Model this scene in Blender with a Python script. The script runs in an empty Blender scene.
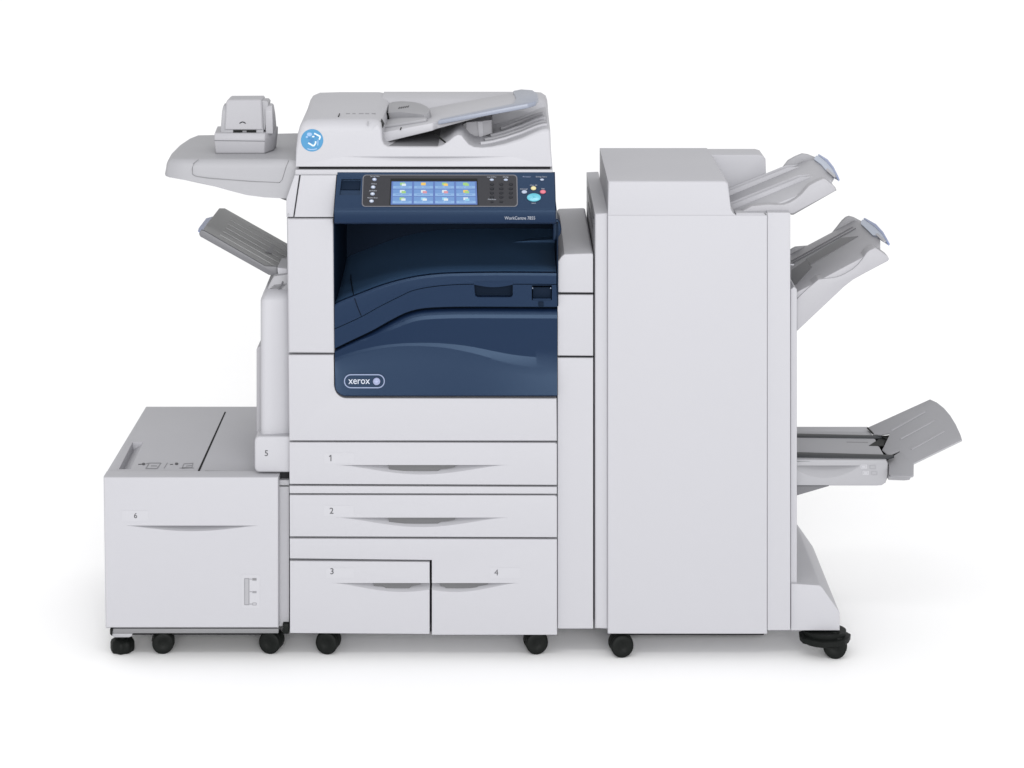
import bpy, bmesh, math
from mathutils import Vector, Matrix
from math import pi, sin, cos, radians

# ------------------------------------------------------------------ scene, camera
sc = bpy.context.scene
COL = sc.collection
F = 2200.0                     # focal length in picture widths of one px
D = F / 417.0                  # camera distance in front of the plane y = 0
H = 2.062                      # camera height
HOR = 200.0                    # the horizon lies this far above the frame

cd = bpy.data.cameras.new('camera')
cam = bpy.data.objects.new('camera', cd)
COL.objects.link(cam)
cam.location = (0, -D, H)
cam.rotation_euler = (pi / 2, 0, 0)
cd.sensor_width = 36.0
cd.lens = 36.0 * F / 1024.0
cd.shift_y = -(384.0 + HOR) / 1024.0
cd.clip_start = 0.1
cd.clip_end = 400
sc.camera = cam

def K(y): return (D + y) / F
def X(px, y): return (px - 512.0) * K(y)
def Z(py, y): return H - (py + HOR) * K(y)
def P(px, py, y): return Vector((X(px, y), y, Z(py, y)))

class Plane:
    """a real plane of the place; on() finds the point of it seen at px, py"""
    def __init__(s, p, n):
        s.p = Vector(p); s.n = Vector(n).normalized()
        s.u = Vector((1, 0, 0)); s.u = (s.u - s.n * s.u.dot(s.n)).normalized()
        s.v = s.n.cross(s.u)
    def on(s, px, py):
        o = Vector((0, -D, H)); d = Vector(((px - 512) / F, 1, -(py + HOR) / F))
        t = (s.p - o).dot(s.n) / d.dot(s.n)
        return o + d * t
def flat(z): return Plane((0, 0, z), (0, 0, 1))
def front(y): return Plane((0, y, 0), (0, -1, 0))

# ------------------------------------------------------------------ materials
def mat(name, col, rough=0.5, bump=0.0, spec=0.5, emit=None, metal=0.0, trans=0.0, vary=0.0, scale=900, coat=0.0, tint=None):
    m = bpy.data.materials.new(name); m.use_nodes = True
    nt = m.node_tree; b = nt.nodes['Principled BSDF']
    b.inputs['Base Color'].default_value = (*col, 1)
    b.inputs['Roughness'].default_value = rough
    b.inputs['Specular IOR Level'].default_value = spec
    b.inputs['Metallic'].default_value = metal
    if tint: b.inputs['Specular Tint'].default_value = (*tint, 1)
    b.inputs['Transmission Weight'].default_value = trans
    b.inputs['Coat Weight'].default_value = coat
    if emit:
        b.inputs['Emission Color'].default_value = (*emit[:3], 1)
        b.inputs['Emission Strength'].default_value = emit[3]
    if bump or vary:
        tc = nt.nodes.new('ShaderNodeTexCoord')
        nz = nt.nodes.new('ShaderNodeTexNoise'); nz.inputs['Scale'].default_value = scale
        nz.inputs['Detail'].default_value = 2
        nt.links.new(tc.outputs['Object'], nz.inputs['Vector'])
        if bump:
            bp = nt.nodes.new('ShaderNodeBump'); bp.inputs['Strength'].default_value = bump
            bp.inputs['Distance'].default_value = 0.0004
            nt.links.new(nz.outputs['Fac'], bp.inputs['Height'])
            nt.links.new(bp.outputs['Normal'], b.inputs['Normal'])
        if vary:
            n2 = nt.nodes.new('ShaderNodeTexNoise'); n2.inputs['Scale'].default_value = 3.5
            n2.inputs['Detail'].default_value = 3
            nt.links.new(tc.outputs['Object'], n2.inputs['Vector'])
            mr = nt.nodes.new('ShaderNodeMapRange')
            mr.inputs['To Min'].default_value = rough - vary; mr.inputs['To Max'].default_value = rough + vary
            nt.links.new(n2.outputs['Fac'], mr.inputs['Value'])
            nt.links.new(mr.outputs['Result'], b.inputs['Roughness'])
    return m

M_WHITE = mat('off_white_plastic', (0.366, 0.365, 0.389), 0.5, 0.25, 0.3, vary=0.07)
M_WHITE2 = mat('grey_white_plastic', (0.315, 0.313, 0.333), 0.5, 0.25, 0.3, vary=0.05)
M_LABEL = mat('label_film', (0.376, 0.375, 0.399), 0.45, spec=0.3)
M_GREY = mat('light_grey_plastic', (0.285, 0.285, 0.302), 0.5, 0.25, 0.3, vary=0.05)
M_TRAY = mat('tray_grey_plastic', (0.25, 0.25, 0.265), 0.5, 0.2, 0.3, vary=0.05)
M_DTRAY = mat('dark_tray_plastic', (0.31, 0.312, 0.312), 0.5, 0.2, 0.25, vary=0.05)
M_MID = mat('mid_grey_plastic', (0.12, 0.12, 0.13), 0.5)
M_GRIP = mat('grip_grey_plastic', (0.17, 0.17, 0.178), 0.5, spec=0.3)
M_HOLD = mat('drawer_pocket_shade', (0.105, 0.105, 0.11), 0.5, spec=0.3)
M_SLATE = mat('slate_grey_rubber', (0.028, 0.030, 0.034), 0.5, spec=0.2)
M_DARK = mat('seam_dark', (0.02, 0.02, 0.022), 0.8, spec=0.1)
M_BLACK = mat('black_plastic', (0.007, 0.008, 0.0075), 0.5, 0.2, 0.1)
M_BLUE = mat('navy_plastic', (0.0055, 0.0130, 0.0355), 0.29, 0.2, 0.27, tint=(.5, .72, 1), vary=0.04)
M_DOOR = mat('navy_door_plastic', (0.0055, 0.0130, 0.0355), 0.29, 0.2, 0.27, tint=(.5, .72, 1), vary=0.04)
M_CAV = mat('navy_plastic_lightened', (0.038, 0.078, 0.150), 0.4, 0.2, 0.10, tint=(.5, .72, 1), vary=0.04)  # navy plastic made paler, light on the bay's tray put into the colour
M_BLUED = mat('deep_navy_and_shade', (0.005, 0.011, 0.024), 0.6, spec=0.05)  # deep navy parts; also the shade of bay walls and pocket as colour
M_BSEAM = mat('navy_seam', (0.003, 0.006, 0.014), 0.8, spec=0.1)
M_BEZEL = mat('charcoal_bezel', (0.013, 0.0135, 0.018), 0.3, spec=0.2)
M_RIM = mat('bezel_rim', (0.10, 0.10, 0.115), 0.35, spec=0.3)
M_KEY = mat('dark_key', (0.008, 0.009, 0.013), 0.35, spec=0.15)
M_PRINT = mat('pale_lettering', (0.42, 0.45, 0.52), 0.5)
M_LOGO = mat('logo_silver_blue', (0.21, 0.25, 0.37), 0.4, spec=0.3)
M_LOGO2 = mat('soft_lettering', (0.30, 0.32, 0.37), 0.5)
M_INK = mat('dark_lettering', (0.05, 0.05, 0.055), 0.6)
M_FAINT = mat('faint_lettering', (0.2, 0.2, 0.215), 0.6)
M_CYAN = mat('start_cyan', (0.07, 0.30, 0.38), 0.3, emit=(0.1, 0.5, 0.6, 0.08))
M_YEL = mat('key_yellow', (0.45, 0.40, 0.2), 0.35)
M_RED = mat('key_red', (0.42, 0.08, 0.12), 0.35)
M_GKEY = mat('key_grey', (0.25, 0.29, 0.38), 0.35)
M_CLEARB = mat('pale_blue_plastic', (0.22, 0.24, 0.295), 0.35, spec=0.4)
M_TIP = mat('ice_blue_plastic', (0.35, 0.40, 0.50), 0.3)
M_TIPD = mat('blue_tip_edge', (0.13, 0.18, 0.36), 0.2)
M_STICK = mat('sky_blue_sticker', (0.056, 0.20, 0.36), 0.5, spec=.2)
M_STICKD = mat('sticker_deep_blue', (0.02, 0.13, 0.30), 0.45)
M_STICKW = mat('sticker_white', (0.48, 0.54, 0.58), 0.45)
M_STICKP = mat('sticker_pale_blue', (0.2, 0.32, 0.5), 0.45)
def scr(n, c, s=1.0): return mat(n, (0.01, 0.01, 0.01), 0.25, emit=(*c, s))
S_BG = scr('screen_background', (0.035, 0.12, 0.42))
S_TILE = scr('screen_tile', (0.085, 0.24, 0.56))
S_TILE2 = scr('screen_tile_caption', (0.19, 0.38, 0.68))
S_GRN = scr('screen_green', (0.28, 0.55, 0.14))
S_YEL = scr('screen_yellow', (0.80, 0.50, 0.05))
S_WHT = scr('screen_white', (0.62, 0.72, 0.78))
S_RED = scr('screen_red', (0.62, 0.22, 0.28))
S_CYN = scr('screen_cyan', (0.22, 0.55, 0.75))

# ------------------------------------------------------------------ mesh building
class MB:
    def __init__(s): s.v = []; s.f = []; s.m = []
    def add(s, vs, fs, m=0):
        o = len(s.v); s.v += [Vector(v) for v in vs]
        for f in fs: s.f.append([i + o for i in f]); s.m.append(m)
        return s
    def loft(s, rows, m=0, caps=True):
        """rows: closed loops of the same length"""
        n = len(rows[0]); vs = [p for r in rows for p in r]; fs = []
        for a in range(len(rows) - 1):
            for i in range(n):
                j = (i + 1) % n
                fs.append((a * n + i, a * n + j, (a + 1) * n + j, (a + 1) * n + i))
        if caps:
            fs.append(tuple(range(n))); fs.append(tuple(range((len(rows) - 1) * n, len(rows) * n))[::-1])
        return s.add(vs, fs, m)
    def prism(s, poly, y0, y1, m=0):
        """poly in px at depth y0, run straight back to y1"""
        a = [P(px, py, y0) for px, py in poly]
        b = [Vector((p.x, y1, p.z)) for p in a]
        return s.loft([a, b], m)
    def rprism(s, poly, y0, y1, r, m=0, n=5, back=0.0):
        """the same with rounded front edges; r a number or one for each corner"""
        a = [P(px, py, y0) for px, py in poly]
        rs = r if isinstance(r, (list, tuple)) else [r] * len(a)
        rows = []
        for k in range(n + 1):
            th = pi / 2 * k / n
            ins = inset([(p.x, p.z) for p in a], [q * (1 - sin(th)) for q in rs])
            rows.append([Vector((c[0], y0 + rs[i] * (1 - cos(th)), c[1])) for i, c in enumerate(ins)])
        rows.append([Vector((p.x, y1, p.z)) for p in a])
        return s.loft(rows, m)
    def pbox(s, x0, y0, x1, y1, ya, yb, m=0, r=0):
        q = [(x0, y0), (x1, y0), (x1, y1), (x0, y1)]
        return s.rprism(q, ya, yb, r, m, 3) if r else s.prism(q, ya, yb, m)
    def box(s, a, b, m=0):
        (x0, y0, z0), (x1, y1, z1) = a, b
        vs = [(x0, y0, z0), (x1, y0, z0), (x1, y1, z0), (x0, y1, z0), (x0, y0, z1), (x1, y0, z1), (x1, y1, z1), (x0, y1, z1)]
        return s.add(vs, [(0, 3, 2, 1), (4, 5, 6, 7), (0, 1, 5, 4), (1, 2, 6, 5), (2, 3, 7, 6), (3, 0, 4, 7)], m)
    def plate(s, poly, pl, lo, hi, m=0):
        """poly in px, laid on plane pl, from lo to hi above it"""
        a = [pl.on(*q) for q in poly]
        return s.loft([[p + pl.n * lo for p in a], [p + pl.n * hi for p in a]], m)
    def cyl(s, c, axis, r, h, n=28, m=0, prof=None):
        axis = Vector(axis).normalized(); c = Vector(c)
        t = Vector((0, 0, 1)) if abs(axis.z) < .9 else Vector((1, 0, 0))
        u = axis.cross(t).normalized(); w = axis.cross(u)
        prof = prof or [(r, -h / 2), (r, h / 2)]
        rows = [[c + axis * q + (u * cos(2 * pi * i / n) + w * sin(2 * pi * i / n)) * rr for i in range(n)] for rr, q in prof]
        return s.loft(rows, m)
    def tube(s, path, r, n=8, m=0):
        path = [Vector(p) for p in path]; rows = []
        for i, p in enumerate(path):
            d = (path[min(i + 1, len(path) - 1)] - path[max(i - 1, 0)]).normalized()
            t = Vector((0, 0, 1)) if abs(d.z) < .9 else Vector((1, 0, 0))
            u = d.cross(t).normalized(); w = d.cross(u)
            rows.append([p + (u * cos(2 * pi * k / n) + w * sin(2 * pi * k / n)) * r for k in range(n)])
        return s.loft(rows, m)
    def mesh(s, name, mats, bevel=0, seg=2, smooth=35, cut=None):
        bm = bmesh.new()
        vs = [bm.verts.new(v) for v in s.v]
        for f, m in zip(s.f, s.m):
            try:
                fc = bm.faces.new([vs[i] for i in f]); fc.material_index = m
            except ValueError: pass
        bmesh.ops.remove_doubles(bm, verts=bm.verts, dist=1e-6)
        bmesh.ops.dissolve_degenerate(bm, edges=bm.edges, dist=1e-6)
        bmesh.ops.recalc_face_normals(bm, faces=bm.faces)
        if bevel:
            es = [e for e in bm.edges if len(e.link_faces) == 2 and e.calc_face_angle(0) > radians(28)]
            bmesh.ops.bevel(bm, geom=es, offset=bevel, segments=seg, profile=0.5, affect='EDGES', clamp_overlap=True)
        me = bpy.data.meshes.new(name); bm.to_mesh(me); bm.free()
        for m in mats: me.materials.append(m)
        if cut:
            for c in cut: me = boolean(me, c, mats)
            me.name = name
        for p in me.polygons: p.use_smooth = len(p.vertices) < 7
        me.set_sharp_from_angle(angle=radians(smooth))
        return me

def inset(poly, ds):
    n = len(poly); A = sum(poly[i][0] * poly[(i + 1) % n][1] - poly[(i + 1) % n][0] * poly[i][1] for i in range(n))
    sg = 1 if A > 0 else -1; out = []
    for i in range(n):
        p0, p1, p2 = Vector(poly[i - 1]), Vector(poly[i]), Vector(poly[(i + 1) % n])
        a, b = (p1 - p0).normalized(), (p2 - p1).normalized()
        na, nb = Vector((-a.y, a.x)) * sg, Vector((-b.y, b.x)) * sg
        m = na + nb
        m = m.normalized() if m.length > 1e-6 else na
        c = max(0.45, m.dot(na)); q = p1 + m * (ds[i] / c); out.append((q.x, q.y))
    return out

def boolean(me, cutter, mats):
    a = bpy.data.objects.new('tmp_a', me); COL.objects.link(a)
    cm = cutter.mesh('tmp_c', mats); b = bpy.data.objects.new('tmp_b', cm); COL.objects.link(b)
    md = a.modifiers.new('b', 'BOOLEAN'); md.operation = 'DIFFERENCE'; md.solver = 'EXACT'; md.object = b
    dg = bpy.context.evaluated_depsgraph_get(); dg.update()
    r = bpy.data.meshes.new_from_object(a.evaluated_get(dg))
    bpy.data.objects.remove(a); bpy.data.objects.remove(b)
    if not r.materials:
        for m in mats: r.materials.append(m)
    return r

WLOC = {}
def thing(name, label, cat, loc, group=None):
    o = bpy.data.objects.new(name, None); COL.objects.link(o); o.location = loc
    o.empty_display_size = 0.1
    o['label'] = label; o['category'] = cat
    if group: o['group'] = group
    WLOC[o.name] = Vector(loc)
    return o
def link(name, me, parent=None, label=None):
    o = bpy.data.objects.new(name, me); COL.objects.link(o)
    co = [v.co for v in me.vertices]
    c = Vector([(min(q[i] for q in co) + max(q[i] for q in co)) / 2 for i in range(3)])
    me.transform(Matrix.Translation(-c)); WLOC[o.name] = c
    if parent:
        o.parent = parent; o.location = c - WLOC[parent.name]
    else: o.location = c
    if label: o['label'] = label
    return o
def obj(name, mb, mats, parent=None, bevel=0, seg=2, smooth=35, cut=None, label=None):
    if not isinstance(mats, (list, tuple)): mats = [mats]
    return link(name, mb.mesh(name, mats, bevel, seg, smooth, cut), parent, label)

def text_mb(s, px, py, h, pl, off=0.0003, ext=0.0003, width=None, center=False, weight=0.0):
    """writing on plane pl: px, py is the left end of the baseline, h the height of a capital in px"""
    cu = bpy.data.curves.new('t', 'FONT'); cu.body = s; cu.size = 1; cu.extrude = 0; cu.resolution_u = 3; cu.offset = weight
    o = bpy.data.objects.new('t', cu); COL.objects.link(o)
    dg = bpy.context.evaluated_depsgraph_get(); dg.update()
    me = bpy.data.meshes.new_from_object(o.evaluated_get(dg)); bpy.data.objects.remove(o)
    vs = [v.co.copy() for v in me.vertices]; fs = [tuple(p.vertices) for p in me.polygons]
    bpy.data.meshes.remove(me)
    x0 = min(v.x for v in vs); x1 = max(v.x for v in vs)
    o0 = pl.on(px, py); sc_ = (pl.on(px, py - h) - o0).length / 0.73
    sx = sc_ if width is None else (pl.on(px + width, py) - o0).length / (x1 - x0)
    ox = x0 if not center else (x0 + x1) / 2
    mb = MB()
    mb.add([o0 + pl.u * (v.x - ox) * sx + pl.v * v.y * sc_ + pl.n * off for v in vs], fs)
    return mb

def ell(cx, cy, rx, ry, n=20): return [(cx + rx * cos(2 * pi * i / n), cy + ry * sin(2 * pi * i / n)) for i in range(n)]
def rrect(x0, y0, x1, y1, r, n=4):
    o = []
    for cx, cy, a in ((x1 - r, y1 - r, 0), (x0 + r, y1 - r, 90), (x0 + r, y0 + r, 180), (x1 - r, y0 + r, 270)):
        for k in range(n + 1):
            t = radians(a + 90 * k / n); o.append((cx + r * cos(t), cy + r * sin(t)))
    return o
def spline(pts, n=60):
    """smooth curve through the points, sampled evenly in x"""
    xs = [p[0] for p in pts]; out = []
    m = []
    for i in range(len(pts)):
        a = pts[max(i - 1, 0)]; b = pts[min(i + 1, len(pts) - 1)]
        m.append((b[1] - a[1]) / (b[0] - a[0]))
    for k in range(n + 1):
        x = xs[0] + (xs[-1] - xs[0]) * k / n
        i = 0
        while i < len(pts) - 2 and x > xs[i + 1]: i += 1
        h = xs[i + 1] - xs[i]; t = (x - xs[i]) / h
        y = ((2 * t**3 - 3 * t**2 + 1) * pts[i][1] + (t**3 - 2 * t**2 + t) * h * m[i]
             + (-2 * t**3 + 3 * t**2) * pts[i + 1][1] + (t**3 - t**2) * h * m[i + 1])
        out.append((x, y))
    return out
def crescent(x0, x1, top, h, depth, y0, e=1.5, n=48, side=None):
    """cutter for a finger recess: flat upper lip, hollow that fades out at its ends"""
    rows = []
    for k in range(n + 1):
        t = k / n
        s = max(0.015, sin(pi * (t if side is None else side(t))) ** e)
        x = x0 + (x1 - x0) * t
        a = P(x, top, y0); xx = a.x; f = y0 - 0.004
        zb = Z(top + h * s, y0)
        rows.append([Vector((xx, f, a.z)), Vector((xx, y0 + depth * s, a.z)), Vector((xx, f, zb - (a.z - zb) * 0.004 / max(1e-4, depth * s)))])
    return MB().loft(rows)

# ------------------------------------------------------------------ casters
def caster(parent, px, y, ang, r=0.0272, top=0.052, label=None):
    x = X(px, y)
    hood = MB()
    hood.cyl((x, y, top + 0.0), (0, 0, 1), 0.012, 0.02)
    ax = Vector((cos(ang), sin(ang), 0))
    prof = [(0.001, -0.013), (r * .82, -0.013), (r * .92, -0.011), (r * .95, -0.008), (r * .95, 0.008), (r * .92, 0.011), (r * .82, 0.013), (0.001, 0.013)]
    # half hood above the axle
    t = Vector((0, 0, 1)); w = ax.cross(t)
    rows = []
    for q in (-0.011, -0.009, 0.009, 0.011):
        rr = r * (1.0 if abs(q) > .01 else 1.06)
        pts = [Vector((x, y, r)) + ax * q + (w * cos(a) + t * sin(a)) * rr for a in [pi * k / 12 - .35 for k in range(14)]]
        rows.append(pts)
    hood.loft(rows)
    h = obj('caster', hood, M_BLACK, parent, bevel=0.001, label=label)
    for s in (-1, 1):
        wv = MB().cyl(Vector((x, y, r)) + ax * 0.0135 * s, ax, r, .01,
                      prof=[(0.003, -.0062), (r * .3, -.0062), (r * .36, -.0072), (r * .86, -.0075), (r * .96, -.006), (r, -.004), (r, .004), (r * .96, .006), (r * .86, .0075), (r * .36, .0072), (r * .3, .0062), (0.003, .0062)])
        obj('wheel', wv, M_BLACK, h)
    return h

# ================================================================== SETTING
fl = MB().add([(-60, -40, 0), (60, -40, 0), (60, 60, 0), (-60, 60, 0)], [(0, 1, 2, 3)])
M_FLOOR = mat('white_studio_floor', (0.97, 0.97, 0.975), 0.75, spec=0.5)
f_ = obj('floor', fl, M_FLOOR); f_['kind'] = 'structure'

# ================================================================== PRINTER
pr = thing('office_printer', 'large off white office printer with navy blue front, lit touch screen and four numbered drawers',
           'printer', (X(423, 0), 0.3, 0))
BY = 0.60
# inner chassis: white box walls round the blue output bay, dark sheet just behind the front panels
ch = MB()
ch.pbox(291.5, 402, 555.5, 631, 0.07, BY, 0)
ch.pbox(291.5, 176, 331.5, 402, 0.07, BY, 0)
ch.pbox(332, 176, 546, 402, 0.44, BY, 0)
ch.pbox(291.5, 399.5, 555.5, 631.5, 0.061, 0.0695, 1)
ch.pbox(291.5, 175, 331.5, 399, 0.061, 0.0695, 1)
ch.pbox(333, 318, 555.5, 401, 0.10, 0.438, 0)
obj('chassis', ch, [M_WHITE, M_DARK], pr)

# upper strip under the scanner
u = MB()
u.prism([(295.2, 169.6), (552.6, 169.6), (552.9, 175), (295, 175)], 0.003, BY)
obj('scanner_base', u, M_WHITE, pr, bevel=0.002)
d_ = MB().pbox(299, 166.8, 550, 169.8, 0.012, 0.5)
obj('scanner_gap_strip', d_, M_DARK, pr)

obj('corner_cover', MB().rprism([(294.6, 175.2), (299.3, 175.2), (293.2, 217), (286.3, 217), (286.3, 199)], 0.002, 0.5, 0.002), M_WHITE, pr, label='narrow white corner strip beside the blue control panel')
obj('upper_front_panel', MB().rprism([(300.6, 175.2), (336.5, 175.2), (333.4, 217.2), (294.3, 217.2)], 0.0, 0.058, 0.002), M_WHITE, pr)
obj('left_front_panel', MB().rprism([(286.6, 218.6), (333.2, 218.6), (334.2, 353.2), (288.2, 353.2)], 0.0, 0.4, [0.006, .004, .004, .006]), M_WHITE, pr)
lo = [(288.4, 355.0), (333.6, 355.0), (334.2, 386)] + [(346.5 - 12 * cos(radians(a)), 386 + 12.3 * sin(radians(a))) for a in range(10, 91, 10)] + [(556.6, 398.6), (556.9, 440.9), (289.3, 440.7)]
obj('lower_front_panel', MB().rprism(lo, 0.0, 0.058, 0.002), M_WHITE, pr)

# drawers
def drawer(poly, cuts, gp_, num, nx, ny, lab, plate_px, r=0.0018):
    d = obj('paper_drawer', MB().rprism(poly, 0.0, 0.058, r), [M_WHITE, M_GREY], pr, cut=cuts, label=lab)
    obj('label_plate', MB().plate(rrect(*plate_px, 1), front(0.0), -0.001, 0.0004), M_LABEL, d)
    obj('grip_shade', MB().prism(gp_, 0.007, 0.05), M_HOLD, d)  # grey insert instead of a deeper pocket, its shade put into the colour
    obj('number_marking', MB().plate([(nx - .1, ny + .3), (nx - .1, ny - 4.6), (nx - 1.4, ny - 3.9), (nx - 1.6, ny - 4.7), (nx, ny - 5.9), (nx + .8, ny - 5.9), (nx + .8, ny + .3)], front(0.0), 0.0004, 0.001) if num == '1' else text_mb(num, nx, ny + .3, 6.3, front(0.0), off=0.0007, center=True, weight=0.0 if num == '4' else 0.01), M_INK, d)
    return d
def grip_shade(poly, par, y=0.012):
    obj('grip_shade', MB().prism(poly, y, y + 0.012), M_GRIP, par)
def pocket(x0, x1, top, h, ya=-0.004, yb=0.019):
    return MB().prism([(x0, top), (x1, top), (x1 - 12, top + h), (x0 + 5, top + h)], ya, yb)
d1 = drawer([(289.3, 442.4), (554.6, 442.9), (556.9, 444), (556.9, 485.1), (289.4, 484.1)],
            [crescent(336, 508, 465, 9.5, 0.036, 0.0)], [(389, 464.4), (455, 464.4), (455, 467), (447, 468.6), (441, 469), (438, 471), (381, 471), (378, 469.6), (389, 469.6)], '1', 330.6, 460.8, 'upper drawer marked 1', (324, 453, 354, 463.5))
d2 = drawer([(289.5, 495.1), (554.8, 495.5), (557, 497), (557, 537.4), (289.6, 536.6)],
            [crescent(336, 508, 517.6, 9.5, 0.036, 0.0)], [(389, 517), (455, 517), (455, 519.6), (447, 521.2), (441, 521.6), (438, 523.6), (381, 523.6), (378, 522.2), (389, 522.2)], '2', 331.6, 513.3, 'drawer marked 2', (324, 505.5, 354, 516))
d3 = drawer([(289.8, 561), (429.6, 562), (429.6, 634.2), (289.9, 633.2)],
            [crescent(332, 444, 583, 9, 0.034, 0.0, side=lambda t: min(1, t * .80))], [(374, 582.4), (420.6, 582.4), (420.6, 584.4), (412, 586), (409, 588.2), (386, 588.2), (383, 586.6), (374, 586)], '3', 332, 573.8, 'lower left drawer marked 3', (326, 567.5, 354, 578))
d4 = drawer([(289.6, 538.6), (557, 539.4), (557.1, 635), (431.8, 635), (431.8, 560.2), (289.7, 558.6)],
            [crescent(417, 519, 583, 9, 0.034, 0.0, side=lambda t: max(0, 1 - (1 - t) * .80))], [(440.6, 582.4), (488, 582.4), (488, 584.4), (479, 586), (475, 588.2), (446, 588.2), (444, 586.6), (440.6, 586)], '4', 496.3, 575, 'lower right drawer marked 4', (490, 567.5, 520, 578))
obj('filler_strip', MB().rprism([(289.4, 486.0), (556.9, 487.0), (556.9, 493.9), (289.5, 493.4)], 0.0, 0.058, 0.0015), M_WHITE, pr)

# ---- blue output bay
cA = [(334.6, 304.5), (338, 302), (358, 294), (385, 284), (413, 277), (440, 273.6), (470, 272.6), (505, 272.3), (556.4, 272.6)]
cB = [(334.6, 328.5), (345, 324), (362, 316), (380, 306), (400, 296), (412, 290.5), (429, 286.8), (450, 284.6), (473, 283.8), (515, 283.8), (556.4, 284)]
cC = [(334.6, 349), (350, 341.5), (372, 331), (390, 321), (405, 313.5), (418, 309.6), (432, 308), (457, 307.2), (505, 307.2), (557.2, 307.4)]
cEl = [(334.6, 361), (352, 355), (375, 349.5), (395, 346.7), (416, 346), (443, 347.6), (470, 352.5), (498, 360), (515, 364), (535, 366.8), (557.2, 367)]
cEu = [(334.6, 358.0), (352, 352.2), (375, 346.6), (395, 343.9), (416, 342.9), (443, 343.4), (470, 346.5), (498, 352), (515, 355), (535, 357), (557.2, 357.5)]
N = 90
A, B, C_, EL, EU = (spline(c, N) for c in (cA, cB, cC, cEl, cEu))
bay = MB()  # walls in a darker navy, the bay's shade put into their colour
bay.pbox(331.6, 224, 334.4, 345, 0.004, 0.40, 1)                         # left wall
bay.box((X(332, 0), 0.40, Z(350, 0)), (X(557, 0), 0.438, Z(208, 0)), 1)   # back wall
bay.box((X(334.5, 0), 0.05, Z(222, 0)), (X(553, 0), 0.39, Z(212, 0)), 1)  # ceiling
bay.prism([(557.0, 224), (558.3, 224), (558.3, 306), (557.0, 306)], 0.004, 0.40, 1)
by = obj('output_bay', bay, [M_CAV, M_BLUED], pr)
# output tray: profile run back, front edge rounded, a shallow hollow across its middle
rows = []
for k, (yy, dz, bz) in enumerate([(0.016, -0.006, 0), (0.02, -0.003, 0), (0.025, -0.001, 0), (0.03, 0, 0), (0.10, -0.002, 0), (0.2, 0.004, 0), (0.3, 0.014, 0), (0.398, 0.03, 0)]):
    rows.append([Vector((X(x, 0.01), yy, Z(y, 0.01) + dz)) for x, y in A] + [Vector((X(x, 0.01), yy, Z(y, 0.01) - 0.002)) for x, y in B[::-1]])
ot = obj('output_tray', MB().loft(rows), M_CAV, pr, smooth=50, cut=[MB().tube([P(350.5, 262, .2), P(355.5, 296, 0.012), P(361.5, 318, 0.008)], 0.0014)])
ob = MB()
pl_ = [(x, y) for x, y in A] + [(x, y) for x, y in B[::-1]]
rows = []
for k in range(7):
    th = pi / 2 * k / 6
    a_y = (3.4, 3.0, 2.8, 0.6, 0.3, 0.1, 0)[k]; a_d = (0, 0.00005, 0.0001, 0.0017, 0.0031, 0.0058, 0.0097)[k]
    rows.append([P(x, y + (a_y if i <= N else 0), 0.002 + (a_d if i <= N else a_d * .2)) for i, (x, y) in enumerate(pl_)])
rows.append([Vector((p.x, 0.03, p.z - (0.0006 if i <= N else 0))) for i, p in enumerate(rows[-1])])
ob.loft(rows)
o2 = obj('tray_rim', ob, [M_BLUE], pr, smooth=8)
tpl = flat(Z(296.5, 0.01) + 0.0005)
obj('tray_seam', MB().tube([P(361.2, 315.8, 0.0022), P(357.5, 307, 0.0022), P(354.6, 298.4, 0.0022), P(354, 296.6, 0.0075), tpl.on(352.6, 290), tpl.on(351, 280), tpl.on(351, 268)], 0.0013), M_BSEAM, pr)
# inner cover with latch pocket
ic = [(x, y + 0.75) for x, y in B] + [(x, y - 0.6) for x, y in C_[::-1]]
cut_h = MB().prism([(473.7, 281), (512.8, 281), (512.8, 296.5), (511, 298.6), (478, 298.6), (475.2, 297.2), (474.5, 293)], -0.01, 0.03)
cut_l = MB().prism([(531.8, 286.5), (552, 286.5), (552, 301.5), (531.8, 301.5)], -0.01, 0.035)
icv = obj('inner_cover', MB().prism(ic, 0.004, 0.07), M_BLUE, pr, cut=[cut_h, cut_l])
obj('latch_pocket_shade', MB().prism([(474, 281.5), (512.4, 281.5), (512.4, 296.4), (510.6, 298.2), (478.2, 298.2), (475.6, 297), (474.8, 293)], 0.0255, 0.0305), M_BLUED, icv)  # dark plate, the pocket's shade put into its colour
obj('latch_handle', MB().loft([[P(x, y, yy) for x, y in [(474, 282)] + [(474 + 39 * k / 12, 284.6 + 2.6 * sin(pi * k / 12)) for k in range(13)] + [(513, 282)]] for yy in (0.001, 0.006)]), M_BLUE, icv)
lt = MB(); lt.pbox(533, 287.3, 551, 300.3, 0.014, 0.03); lt.pbox(533, 298.7, 551, 300.4, 0.004, 0.02)
lt.pbox(538.5, 302, 543.5, 306.5, -0.0005, 0.01)
obj('release_latch', lt, M_BLUED, icv, bevel=0.0006)
for q in (532.5, 550.5): obj('latch_stud', MB().tube([P(q, 287.5, 0.004), P(q + .3, 288.6, 0.004)], 0.001), M_GKEY, icv)
obj('latch_trim', MB().pbox(532.8, 298.6, 550.8, 299.8, 0.002, 0.004), M_DOOR, icv)
bs = MB().prism([(334, 300), (557.5, 275), (557.5, 345), (334, 360)], 0.0208, 0.024)
bs = MB()
rows = [[P(x, y, 0.021) for x, y in A] + [P(x, 360, 0.021) for x, y in A[::-1]], [P(x, y + 1, 0.0225) for x, y in A] + [P(x, 360, 0.0225) for x, y in A[::-1]]]

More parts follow.
